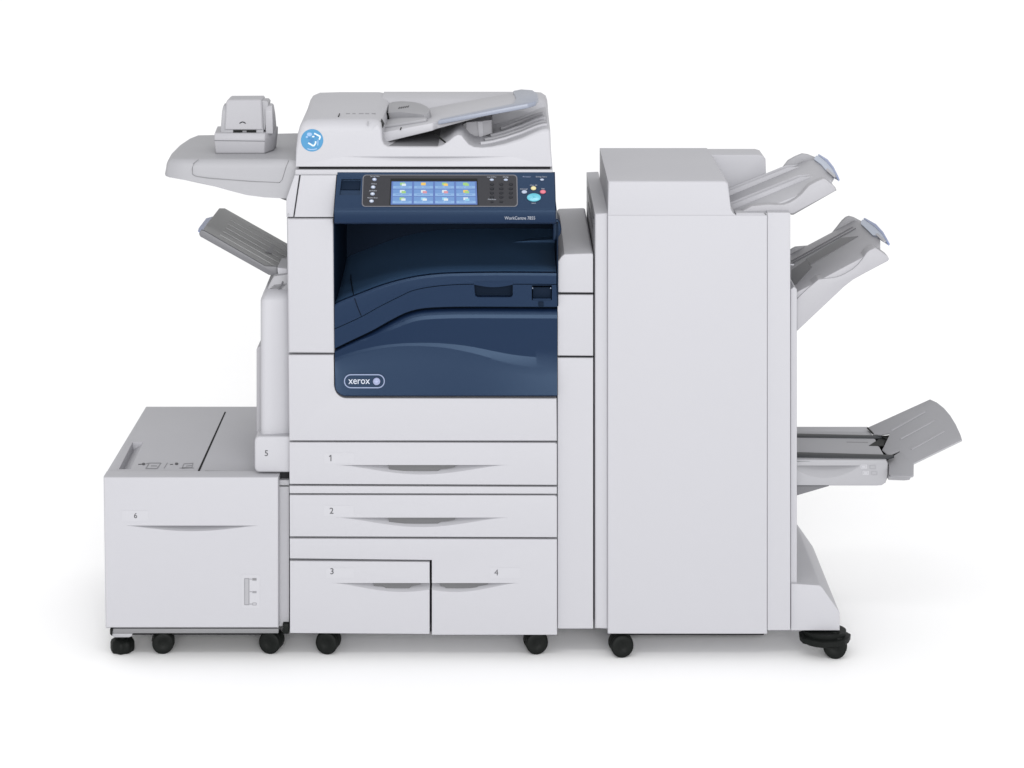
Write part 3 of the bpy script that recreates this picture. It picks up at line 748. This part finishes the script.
bl = MB().tube([Vector((sx(214.6), yk - .0022, zz(140.4))), Vector((sx(265), yk - .0022, zz(141.0)))], 0.0009)
obj('base_line', bl, M_MID, ba)
foot = MB().loft([[Vector((x, y, zs + .0003)) for x, y in [(sx(215.6), yk - .003), (sx(264.8), yk - .003), (sx(271.8), yk + .045), (sx(271.8), yk + .1), (sx(215.6), yk + .1)]],
                  [Vector((x, y, zs + .0022)) for x, y in [(sx(215.6), yk - .003), (sx(264.8), yk - .003), (sx(271.8), yk + .045), (sx(271.8), yk + .1), (sx(215.6), yk + .1)]]])
obj('foot_seam', foot, M_MID, stp_)
def wing(xa, xb, skew_):
    rows = []
    for x in (xa, xb):
        rows.append([Vector((sx(x) + (skew_ * t), yk + yy, zz(py))) for yy, py, t in ((.012, 134.5, 0), (.014, 112, .5), (.022, 107, .8), (.04, 105.5, 1), (.065, 108, 1), (.085, 118, .6), (.095, 134.5, 0))])
    return MB().loft(rows)
obj('side_wing', wing(219.6, 226, .007), M_GREY, stp_, bevel=0.002)
obj('side_wing', wing(265.2, 272.6, -0.004), M_WHITE2, stp_, bevel=0.002)
hd = MB()
fpx = [(224.4, 130.2), (226.0, 102.6), (226.8, 100.8), (228.4, 100), (260.0, 99.8), (261.0, 100.6), (261.6, 102.4), (263.0, 130.2)]
rows = []
for yy, ins_d in ((yk + .008, 0.003), (yk + .011, 0.0), (yk + .06, 0.0), (yk + .085, 0.0)):
    pts = [(X(px, yk + .008), Z(py, yk + .008)) for px, py in fpx]
    ii = inset(pts, [ins_d] * len(pts))
    rows.append([Vector((q[0], yy, q[1])) for q in ii])
hd.loft(rows)
hdd = obj('head_cover', hd, M_WHITE2, stp_, smooth=30)
obj('arch_symbol', MB().tube([P(239.6 + 6 * k / 8, 123.4 - 1.4 * sin(pi * k / 8), yk + .0075) for k in range(9)], 0.0013), M_SLATE, hdd)
hr = MB().rprism([(229, 130), (228.6, 103), (229.6, 101.2), (240, 100.6), (250, 100.2), (266.6, 101), (268.4, 103), (267.4, 111), (265, 130)], yk + .02, yk + .07, 0.002)
obj('head_rear', hr, M_GREY, stp_)
thr = MB(); thr.pbox(224.6, 128.8, 263.4, 134.4, yk + .012, yk + .04, 0); thr.pbox(233.2, 130.0, 256.2, 133.4, yk + .0095, yk + .02, 1); thr.pbox(242.5, 130.6, 246.5, 132.6, yk + .008, yk + .012, 2)
obj('staple_throat', thr, [M_GREY, M_BLACK, M_MID], stp_)

# ================================================================== PAPER FEEDER (6)
fd = thing('paper_feeder', 'low off white paper feeder box marked 6 on black casters at the printer\'s left', 'paper feeder', (X(190, .0), 0.3, 0))
zft = Z(475.8, 0.0)
fdb = MB().prism([(103.8, 475.9), (278.2, 475.9), (278.2, 628.6), (105.6, 628.6)], 0.045, 0.655)
TOPF = flat(zft + 0.0)
hand = [(118.3, 469.2), (132.0, 442.2), (143.8, 442.2), (131.2, 469.2)]
zc = Z(475.9, 0.045)
TF = flat(zc)
cutr = MB()
tp_ = [TF.on(*q) for q in hand]
cutr.add([p + Vector((0, 0, .01)) for p in tp_] + [tp_[0] + Vector((0.004, 0, -.020)), tp_[1] + Vector((.004, 0, -.020)), tp_[2] + Vector((-0.002, 0, -.004)), tp_[3] + Vector((-0.002, 0, -.004))],
         [(0, 1, 2, 3), (4, 7, 6, 5), (0, 4, 5, 1), (1, 5, 6, 2), (2, 6, 7, 3), (3, 7, 4, 0)])
obj('body', fdb, [M_WHITE, M_GREY], fd, bevel=0.003, cut=[cutr])
fdoor = obj('front_door', MB().rprism([(103.3, 477.2), (278.3, 477.2), (278.4, 628), (105.4, 628)], -0.004, 0.044, 0.004), [M_WHITE], fd, cut=[crescent(126, 258, 525.6, 5.6, 0.03, -0.004, e=1.2)])
FP = front(-0.004)
obj('label_plate', MB().plate(rrect(122, 510.6, 148.5, 521, 1), FP, -0.001, 0.0004), M_LABEL, fdoor)
obj('number_marking', text_mb('6', 135.6, 518, 5.4, FP, off=0.0007, center=True, weight=0.01), M_INK, fdoor)
lv = MB(); lv.plate(rrect(241.4, 575, 259.8, 608, 1), FP, -0.001, 0.0005, 0)
ringplate(lv, rrect(244.2, 578, 249.4, 605, .6), rrect(245.0, 578.8, 248.6, 604.2, .4), FP, 0.0003, 0.0012, 1)
lv.plate([(245, 578.8), (248.6, 578.8), (248.6, 604.2), (245, 604.2)], FP, 0.0002, 0.0008, 2)
for y in (579, 591.6, 604): lv.plate([(249.6, y - .3), (252, y - .3), (252, y + .3), (249.6, y + .3)], FP, 0.0003, 0.0012, 1)
lv.plate([(252.4, 578), (256.6, 578), (256.6, 580.4), (252.4, 580.4)], FP, 0.0003, 0.0012, 3)
lv.plate([(252.4, 591), (256.6, 591), (256.6, 593), (252.4, 593)], FP, 0.0003, 0.0012, 1)
ringplate(lv, rrect(252.4, 602.6, 256.6, 605.2, .3), rrect(253, 603.1, 256, 604.7, .2), FP, 0.0003, 0.0012, 1)
obj('level_gauge', lv, [M_LABEL, M_FAINT, M_GREY, M_GRIP], fdoor)
# top: dark gap between the two covers, printed pictograms
obj('cover_gap', MB().plate([(197.6, 471.2), (224.6, 412), (226.0, 412), (199.8, 471.2)], TF, -0.001, 0.0006), M_DARK, fd)
gm = MB()
gm.plate([(205, 470.4), (232, 471.2), (238, 474), (270, 474.0), (270, 474.4), (237, 474.5), (231, 471.8), (205, 471)], TF, 0.0002, 0.0007)
obj('cover_edge_line', gm, M_GREY, fd)
pg = MB()
def tl(pts, w=0.5, m=0):
    for (ax, ay), (bx, by_) in zip(pts, pts[1:]):
        L = math.hypot(bx - ax, by_ - ay) or 1; nx, ny = -(by_ - ay) / L * w / 2, (bx - ax) / L * w / 2
        pg.plate([(ax + nx, ay + ny), (bx + nx, by_ + ny), (bx - nx, by_ - ny), (ax - nx, ay - ny)], TF, 0.0002, 0.0008, m)
tl([(138.2, 464.5), (142, 464.3)], .6); pg.plate(ell(143.6, 464.2, 1.7, 1.1, 12), TF, 0.0002, .001, 0)
tl([(146, 464), (149, 463.2), (161, 463.2)], .7, 1); tl([(145.5, 468.6), (157, 468.6), (161, 463.2)], .8, 1); tl([(146, 468.2), (149, 464)], .8, 1); tl([(151, 466), (157, 466)], .7, 1)
tl([(164, 468.4), (167.5, 463)], .5, 1)
tl([(170, 464.6), (173, 464.4)], .6); pg.plate(ell(176.6, 464, 1.8, 1.1, 12), TF, 0.0002, .001, 0)
tl([(182, 468.4), (184, 464), (193, 463.4), (192, 467.6), (182, 468.4)], .7, 1); tl([(186, 466.2), (192, 465.6)], .6, 1)
tl([(179.5, 468.2), (194, 468.2)], .5, 1)
obj('pictogram_marking', pg, [M_INK, M_FAINT], fd)
obj('lower_rail', MB().pbox(110, 628.8, 278.4, 633.4, 0.0, 0.05), M_GRIP, fd, bevel=0.0015)
obj('underframe', MB().pbox(112, 632, 276, 634.8, 0.05, 0.5), M_DARK, fd)
# docking side between feeder and printer
dc = MB(); dc.pbox(279.0, 486.6, 289.0, 626, 0.02, 0.5, 0); dc.pbox(279.0, 480.2, 289.0, 485.4, 0.022, 0.4, 0)
obj('docking_panel', dc, M_WHITE2, fd)
obj('docking_slot', MB().pbox(278.6, 470.5, 289.0, 480.0, 0.035, 0.4), M_DARK, fd)
obj('docking_latch', MB().pbox(282.6, 624.2, 288.6, 634, 0.004, 0.1), M_BLACK, fd, bevel=0.001)
dl = MB().tube([P(280.5, 486, 0.0195), P(288, 486, 0.0195)], 0.0009)
obj('docking_line', dl, M_DARK, fd)
# levelling foot: threaded stem and a lobed knob
lf = MB(); c0 = P(122.5, 644, 0.055); zf = 0.0
rows = []
for z_, rr in ((0.0, .022), (0.002, .0265), (0.008, .028), (0.022, .028), (0.028, .026), (0.032, .020)):
    rows.append([Vector((c0.x + rr * (1 + .045 * cos(8 * t)) * cos(t), c0.y + rr * (1 + .045 * cos(8 * t)) * sin(t), z_)) for t in [2 * pi * k / 48 for k in range(48)]])
lf.loft(rows); lf.cyl((c0.x, c0.y, .04), (0, 0, 1), 0.008, 0.03)
ft = obj('levelling_foot', lf, M_BLACK, fd, smooth=50)
obj('foot_bracket', MB().prism([(111, 633.6), (132, 633.6), (132, 636.2), (129, 637.4), (114, 637.4), (111, 635.5)], 0.0, 0.06), M_GREY, fd, bevel=0.001)
obj('foot_clip', MB().prism([(110, 629), (113, 629), (112, 636), (110, 634)], -0.002, 0.01), M_BLACK, fd)
caster(fd, 163.2, 0.053, radians(98), r=0.0262, top=.048)
caster(fd, 271.8, 0.053, radians(76), r=0.0268, top=.048)

# ================================================================== TRANSPORT UNIT
tu = thing('paper_transport_unit', 'narrow off white column between the blue door printer and the tall finisher', 'transport unit', (X(575, 0), 0.3, 0))
top_p = [(557.5, 262), (561.5, 256.5), (564.5, 254.2), (591.5, 253.4), (593.2, 254.6), (593.2, 292.8), (557.5, 292.6)]
obj('top_cover', MB().rprism(top_p, 0.012, 0.60, 0.003), M_WHITE, tu)
obj('upper_panel', MB().rprism([(557.5, 294.8), (593.2, 295.0), (593.2, 355.9), (557.5, 355.7)], 0.012, 0.55, 0.002), M_WHITE, tu)
obj('lower_panel', MB().rprism([(557.5, 357.9), (593.2, 358.1), (593.2, 628.8), (557.5, 628.8)], 0.012, 0.55, 0.002), M_WHITE, tu)
dk = MB(); dk.pbox(559.5, 268, 592.6, 622, 0.02, 0.5); dk.pbox(593.3, 268, 595.2, 620, 0.06, 0.5); dk.pbox(556.6, 300, 559.4, 620, 0.05, 0.5)  # dark filler added to give the gaps their shade by colour
obj('gap_shade_filler', dk, M_DARK, tu)
ftb = MB(); ftb.cyl((X(575, .3), .3, 0.03), (0, 0, 1), 0.02, 0.06); ftb.cyl((X(575, .3), .3, 0.004), (0, 0, 1), 0.03, 0.008)
obj('support_foot', ftb, M_BLACK, tu)

# ================================================================== FINISHER
fn = thing('document_finisher', 'tall off white finisher cabinet with output trays on its right side', 'finisher', (X(690, 0), 0.25, 0))
ztop = Z(181, 0)
# lower and upper front
nc = MB(); nc.box((X(733, 0), 0.045, Z(262, 0)), (X(800, 0), 0.402, Z(190, 0)))
def nc2(): return MB().box((X(733, 0), 0.045, Z(262, 0)), (X(800, 0), 0.402, Z(190, 0)))
obj('front_door', MB().rprism([(608, 215.3), (767.1, 215.3), (767.1, 634), (607.7, 634)], 0.0, 0.5, [0.0005, .0005, .002, .003]), M_WHITE, fn, cut=[nc])
obj('top_cover', MB().rprism([(608, 181), (725, 181), (728.2, 183.5), (731.2, 209.5), (733.5, 213.5), (736, 215.2), (608, 215.2)], 0.0, 0.5, [.006, .006, .005, .003, .002, .0005, .0005]), M_WHITE, fn)
bk = MB().rprism([(705, 154.9), (759, 154.9), (763.5, 156.2), (765.6, 159), (767.4, 216), (705, 216)], 0.404, 0.502, 0.0015)
obj('rear_tower', bk, M_WHITE, fn)
rs = MB().rprism([(767.4, 212.6), (789.2, 212.6), (790.4, 213.8), (790.4, 630.4), (767.4, 630.4)], 0.003, 0.48, [.001, .002, .002, .002, .001])
obj('right_column', rs, M_WHITE, fn, cut=[nc2()])
obj('column_screw', MB().tube([P(764.6, 212.6, 0.001), P(766.4, 214.9, 0.001)], 0.0016), M_GRIP, fn)
obj('ledge', MB().pbox(736.2, 213.4, 767.3, 215.2, 0.002, 0.044), M_WHITE, fn, bevel=0.0008)
obj('side_rail', MB().rprism([(790.6, 289.5), (794, 286.8), (797, 289.5), (797, 583), (790.6, 583)], 0.022, 0.46, 0.002), M_WHITE, fn)
obj('bottom_plate', MB().pbox(614, 632, 764, 635, 0.14, 0.45), M_DARK, fn)
# left strip and its slot
ls = MB()
ls.rprism([(594.8, 213.6), (607.9, 213.0), (607.9, 628.8), (594.8, 628.8)], 0.012, 0.60, [.006, .002, .002, .006])
lso = obj('left_column', ls, M_WHITE, fn)
xs_ = X(594.8, 0.012)
sl = MB()
def lbox(ya, yb, za, zb_, m): sl.box((xs_ - 0.0015, ya, za), (xs_ + 0.001, yb, zb_), m)
zA = Z(213.5, .018)
lbox(.08, .50, zA - .020, zA - .024, 1); lbox(.08, .50, zA - .120, zA - .124, 1); lbox(.08, .083, zA - .124, zA - .020, 1); lbox(.12, .46, zA - .052, zA - .062, 1); lbox(.12, .46, zA - .085, zA - .093, 1)
obj('side_slot', sl, [M_GREY, M_MID], lso)
# stand foot to the right
obj('stand_foot', MB().rprism([(790.9, 583.6), (819.5, 585.4), (822, 587.2), (838, 610), (839.6, 613), (839.8, 630.6), (790.9, 630.6)], 0.014, 0.47, 0.002), M_WHITE, fn)
caster(fn, 620.8, 0.03, radians(100), r=.0275)
cr = caster(fn, 835.0, 0.022, radians(80), r=.0275)
pk = MB()
c0 = P(824.5, 634, 0.035)
prof2 = [(0.052, 0.048), (0.060, 0.050), (0.062, 0.054), (0.062, 0.060), (0.056, 0.064), (0.050, 0.066)]
def kn(z_, rr, n=56, wob=0.0): return [Vector((c0.x + rr * (1 + wob * (1 if (k // 2) % 4 == 0 else 0)) * cos(2 * pi * k / n), c0.y + rr * .8 * (1 + wob * (1 if (k // 2) % 4 == 0 else 0)) * sin(2 * pi * k / n), z_)) for k in range(n)]
pk.loft([kn(.024, .030), kn(.030, .050), kn(.034, .056), kn(.035, .060, wob=.04), kn(.047, .061, wob=.04), kn(.049, .056)])
pk.loft([kn(.049, .050), kn(.055, .052), kn(.060, .052)])
obj('levelling_ring', pk, M_BLACK, fn, smooth=50)

# ---- upper tray
def tray_frame(tipx, tipz, slope): return lambda x: tipz + slope * (x - tipx)
def tilt(mb, outline, zf, th, lift=0.0, m=0):
    mb.loft([[Vector((x, y, zf(x) + lift - th)) for x, y in outline], [Vector((x, y, zf(x) + lift)) for x, y in outline]], m)
UT = tray_frame(0.785, Z(179, .05), 0.415)
ut = MB()
xL = X(727, 0.1)
tilt(ut, [(xL, .05), (.745, .05), (.775, .062), (.788, .10), (.790, .2), (.786, .31), (.775, .36), (.755, .40), (xL, .40)], UT, 0.010)
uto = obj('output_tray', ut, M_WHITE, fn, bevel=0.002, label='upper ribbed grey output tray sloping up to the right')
for y in (.385, .352, .215, .182):
    xe2 = 0.735 if y > .3 else .745
    rb = MB()
    rb.add([(xL, y, UT(xL)), (xe2, y, UT(xe2)), (xe2, y + .007, UT(xe2)), (xL, y + .007, UT(xL)),
            (xL, y + .002, UT(xL) + .008), (xe2 - .03, y + .002, UT(xe2 - .03) + .010), (xe2 - .03, y + .005, UT(xe2 - .03) + .010), (xL, y + .005, UT(xL) + .012)],
           [(0, 3, 2, 1), (4, 5, 6, 7), (0, 1, 5, 4), (1, 2, 6, 5), (2, 3, 7, 6), (3, 0, 4, 7)])
    obj('tray_rib', rb, M_WHITE, uto)
fw = [(742, 211.5), (752, 206.2), (768.2, 204.6), (776, 205), (783.5, 204.8), (790, 202.6), (796, 198.8), (801.5, 194.4), (805.5, 189.8), (809, 185.8), (816, 181.8), (823.5, 178.6), (826, 179.4), (833.5, 185.6), (836.0, 189.2), (835.2, 191), (793, 213.6), (742, 215)]
obj('tray_wing', MB().prism(fw, 0.03, 0.060), M_WHITE2, uto, bevel=0.0015, label='front wing of the tray')
uf = MB().prism([(791, 211), (835.5, 187.8), (836.5, 190.2), (793.5, 214.8), (791, 214.8)], 0.034, 0.30)
obj('tray_underside', uf, M_GRIP, uto)
bw = [(728, 196), (745, 182), (767, 175.6), (778, 172.6), (783, 167.5), (788, 160.8), (795, 156.8), (802.3, 153.8), (808, 154.6), (816.5, 158), (818, 163), (790, 180), (728, 210)]
obj('tray_wing', MB().prism(bw, 0.40, 0.412), M_GREY, uto, bevel=0.0015, label='rear wing of the tray')
UTP = Plane((0.785, 0.05, UT(.785)), Vector((-.415, 0, 1)))
tp = MB(); tp.plate([(814.5, 160.5), (816.5, 157.2), (819.5, 156.9), (827, 162), (833, 169.5), (838, 177.2), (837.2, 179), (833.5, 176.8), (828, 171.4), (826, 171), (822, 166)], UTP, -0.004, 0.004, 0)
tp.plate([(818.6, 156.4), (820, 156.2), (828.5, 161.4), (834.5, 169), (838.8, 177.6), (837.6, 179.2), (833, 170.4), (827, 163.4)], UTP, -0.006, 0.0055, 1)
tp.plate([(826.5, 171.8), (828.6, 170.4), (836.6, 178.2), (835, 179.4)], UTP, 0.0035, 0.006, 2)
obj('tray_tip', tp, [M_TIP, M_TIPD, M_LABEL], uto, label='pale blue tip of the tray')

# ---- lower tray
LT = tray_frame(0.885, Z(247.5, .05), 0.53)
lt_ = MB(); xL2 = X(786, .1)
tilt(lt_, [(xL2, .035), (.855, .035), (.885, .06), (.900, .10), (.905, .2), (.902, .33), (.885, .40), (xL2, .40)], LT, 0.034)
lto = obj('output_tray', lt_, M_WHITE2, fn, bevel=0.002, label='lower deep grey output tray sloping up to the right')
LTP = Plane((0.885, 0.05, LT(.885)), Vector((-.53, 0, 1)))
dkr = MB(); dkr.plate([(806, 259.4), (841, 238.2), (858.4, 236.4), (810.6, 264.8)], LTP, -0.001, 0.0012, 0)
dkr.plate([(792, 270), (806, 260.5), (812, 267), (797, 284), (792, 286)], LTP, -0.001, 0.001, 0)  # dark patches: shade of the slot and the inner corner laid on as colour
obj('tray_recess_shade', dkr, M_MID, lto)
for (ax, ay, bx, by_) in ((791, 261.6, 853, 227.2), (791, 264, 856, 228.6)):
    a1, b1 = LTP.on(ax, ay), LTP.on(bx, by_)
    obj('tray_rib', MB().tube([a1 + LTP.n * .001, b1 + LTP.n * .001], 0.0012), M_MID, lto)
fw = [(796.6, 299.4), (802, 294), (810, 286.6), (818.6, 279.4), (826, 278.6), (834, 277.8), (840.5, 276), (846.4, 273), (852.5, 269.4), (858, 264.6), (862.5, 259), (866.5, 253), (869.5, 250.4), (875, 247.8), (877.5, 249), (888, 256.6), (889.2, 259), (888, 261), (866, 272.6), (853, 279.8), (844, 286.8), (797, 331.2)]
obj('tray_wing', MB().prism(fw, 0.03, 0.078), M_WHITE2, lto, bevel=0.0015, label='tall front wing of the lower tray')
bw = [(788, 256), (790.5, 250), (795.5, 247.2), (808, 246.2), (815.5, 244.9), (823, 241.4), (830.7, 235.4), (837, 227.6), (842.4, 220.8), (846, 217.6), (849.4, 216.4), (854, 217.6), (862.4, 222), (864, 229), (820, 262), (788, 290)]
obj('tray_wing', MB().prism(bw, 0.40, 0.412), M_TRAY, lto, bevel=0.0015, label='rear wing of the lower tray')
tp = MB(); tp.plate([(861.5, 225), (862.5, 221.2), (865.5, 220.6), (876, 227), (883, 234.6), (888, 241.4), (887, 243.4), (882.5, 240.6), (877, 237), (873.5, 236.6), (868.5, 231.6)], LTP, -0.004, 0.004, 0)
tp.plate([(864.4, 220.2), (866, 219.8), (877, 226), (884.2, 233.8), (888.8, 242), (887.6, 243.8), (882.8, 235.6), (875.4, 228.2)], LTP, -0.006, 0.0055, 1)
tp.plate([(876.4, 236.4), (878.6, 235), (887, 242.8), (885, 244)], LTP, 0.0035, 0.006, 2)
obj('tray_tip', tp, [M_TIP, M_TIPD, M_LABEL], lto, label='pale blue tip of the lower tray')
ub = MB().prism([(797, 300), (870, 256), (886, 260), (853, 281), (797, 333)], 0.062, 0.12)
obj('tray_body', MB().prism([(788, 305), (818, 283), (866, 262), (884, 261.5), (853, 279.6), (844, 286.6), (797.6, 330), (788, 330)], 0.0782, 0.38), M_TRAY, lto)
obj('pin', MB().tube([P(790.5, 264.5, .1), P(793.8, 264.8, .1)], 0.0022), M_LABEL, fn)

# ---- booklet tray
zb3 = Z(459.5, .05)
bk = MB()
bk.box((X(790, .05), .05, zb3 - .012), (X(886.6, .05), .33, zb3))
bko = obj('booklet_tray', bk, M_WHITE, fn, bevel=0.002, label='flat lower booklet tray with two black rails')
bpl = flat(zb3)
bf = MB().rprism([(792, 459.6), (886, 460), (888, 463), (887.6, 478), (885.6, 483), (882, 485.4), (876, 485.8), (792, 485.8)], 0.042, 0.28, 0.003)
cres2 = crescent(790, 860, 465.5, 12.5, 0.022, 0.042, e=.8)
obj('tray_wall', bf, M_GREY, bko, cut=[cres2])
rl = MB().prism([(792, 434.6), (884, 436.4), (887, 437.6), (885, 439.2), (792, 438.6)], .235, .25)
r1 = MB(); r1.plate([(794, 434.8), (880, 436.8), (886, 438), (880, 439.2), (794, 438.4)], bpl, 0.0, 0.004)
r2 = MB(); r2.plate([(794, 453.8), (892, 456.6), (894.5, 458), (890, 459.4), (829, 459), (794, 458.4)], bpl, 0.0, 0.005)
obj('rail', r1, M_SLATE, bko, bevel=0.0015, label='rear black rail'); obj('rail', r2, M_SLATE, bko, bevel=0.0015, label='front black rail')
dd = MB(); dd.plate([(868.8, 446.4), (880.5, 438.8), (885.4, 440), (883.6, 446.6)], bpl, 0.0, 0.002); dd.plate([(794, 461.5), (820, 461.2), (829, 459.6), (794, 459.2)], Plane(bpl.p + Vector((0, 0, -.002)), (0, 0, 1)), 0, 0.0005)
for k in range(7): dd.plate([(803 + 8.2 * k, 439.0), (806 + 8.2 * k, 439.0), (805.5 + 8.2 * k, 439.7), (802.6 + 8.2 * k, 439.7)], bpl, 0.0003, 0.001)
obj('tray_dark_gap', dd, M_BLACK, bko)
ml = MB(); ml.plate([(794, 441.6), (868, 442.6), (868, 443.4), (794, 442.4)], bpl, 0.0, 0.0015)
obj('tray_line', ml, M_GRIP, bko)
# pictograms on the wall
pc = MB(); wp = front(0.042)
for x, y, s in ((860.5, 464.5, 1), (869.5, 465, 0), (862.5, 470.8, 1), (871, 471, 0)):
    ringplate(pc, rrect(x, y, x + 6.4, y + 4, .6), rrect(x + .8, y + .8, x + 5.6, y + 3.2, .4), wp, -0.0003, 0.0008, 1 - s)
    if s: pc.plate([(x + 1.4, y + 1.2), (x + 5, y + 1.2), (x + 5, y + 3), (x + 1.4, y + 3)], wp, -0.0003, 0.0009, 0)
obj('pictogram_marking', pc, [M_LABEL, M_TRAY], bko)
# flap
A1, B1, C1, D1 = P(889, 468, .03), P(961.8, 438.8, .03), P(931, 399, .30), P(867.5, 427.4, .30)
nf = (B1 - A1).cross(D1 - A1).normalized()
FLP = Plane(A1, nf)
fo = [(867.4, 427.6), (930, 399.2), (937, 402.4), (944, 408), (950, 415), (955.5, 424), (960, 433.6), (961.8, 439.4), (961, 440.2), (913.4, 463.2), (913.2, 475), (911.6, 476.2), (890.4, 475.4), (888.6, 473.6), (889, 464.6), (885.6, 462), (891, 457.4), (899.4, 452), (899.8, 450.2), (888, 455.2), (882, 450), (884, 446), (889.6, 434.6), (888.6, 433.2), (880, 434.4), (872.4, 434)]
flp = MB(); flp.plate(fo, FLP, -0.004, 0.0)
flo = obj('tray_flap', flp, M_GREY, bko, bevel=0.001, label='raised ribbed end flap of the booklet tray')
for (ax, ay, bx, by_) in ((891, 430, 925, 411.5), (900, 438.5, 934, 420.5), (911, 449, 944, 431.2)):
    obj('flap_rib', MB().plate([(ax, ay), (bx, by_ - .5), (bx + .8, by_ + .4), (ax + .8, ay + 1.0)], FLP, -0.001, 0.0014), M_WHITE2, flo)
fb = MB(); fb.tube([P(867.6, 428, .292), P(873.6, 434.2, .25)], 0.0022); fb.plate([(880, 434.6), (888.6, 433.4), (889.6, 434.6), (886.5, 438)], FLP, -.006, -.0045)
fb.plate([(872, 433), (892, 433), (903, 449), (898, 459), (887, 462), (880, 448)], FLP, -.010, -.007)  # black plate added below the flap, darkens its gaps like shade
obj('flap_hinge_and_gap_shade', fb, M_BLACK, flo)
fk = MB().prism([(888.4, 476.4), (911, 477.4), (909.6, 480), (904, 480.6), (888.4, 480)], 0.035, 0.2)
obj('flap_support', fk, M_TRAY, bko, bevel=0.001)
obj('tray_bracket', MB().prism([(792, 486), (829, 486), (797, 495.4), (792, 496)], 0.06, 0.2), M_MID, bko)

# ================================================================== LIGHT
w = bpy.data.worlds.new('World'); sc.world = w; w.use_nodes = True
w.node_tree.nodes['Background'].inputs[0].default_value = (1, 1, 1, 1)
w.node_tree.nodes['Background'].inputs[1].default_value = 0.93
def area(name, loc, target, sx_, sy_, power, spread=180, col=(1, 1, 1)):
    l = bpy.data.lights.new(name, 'AREA'); l.shape = 'RECTANGLE'; l.size = sx_; l.size_y = sy_; l.energy = power; l.color = col
    l.spread = radians(spread)
    o = bpy.data.objects.new(name, l); COL.objects.link(o); o.location = loc
    d = Vector(target) - Vector(loc); o.rotation_euler = d.to_track_quat('-Z', 'Y').to_euler()
    return o
ld = bpy.data.lights.new('front_key', 'SUN'); ld.energy = 3.0; ld.angle = radians(40); ld.color = (1, 1, 1)
lo_ = bpy.data.objects.new('front_key', ld); COL.objects.link(lo_); lo_.location = (1, -9, 3)
lo_.rotation_euler = Vector((-0.10, 1.0, -0.14)).to_track_quat('-Z', 'Y').to_euler()
area('added_highlight_strip', (-0.3, -2.6, 3.6), (0, 0, 1.0), 3.4, 0.28, 30)  # added strip light, there to raise highlights on the navy edges

sc.view_settings.view_transform = 'Standard'
sc.view_settings.look = 'None'
sc.view_settings.exposure = 0
sc.view_settings.gamma = 1
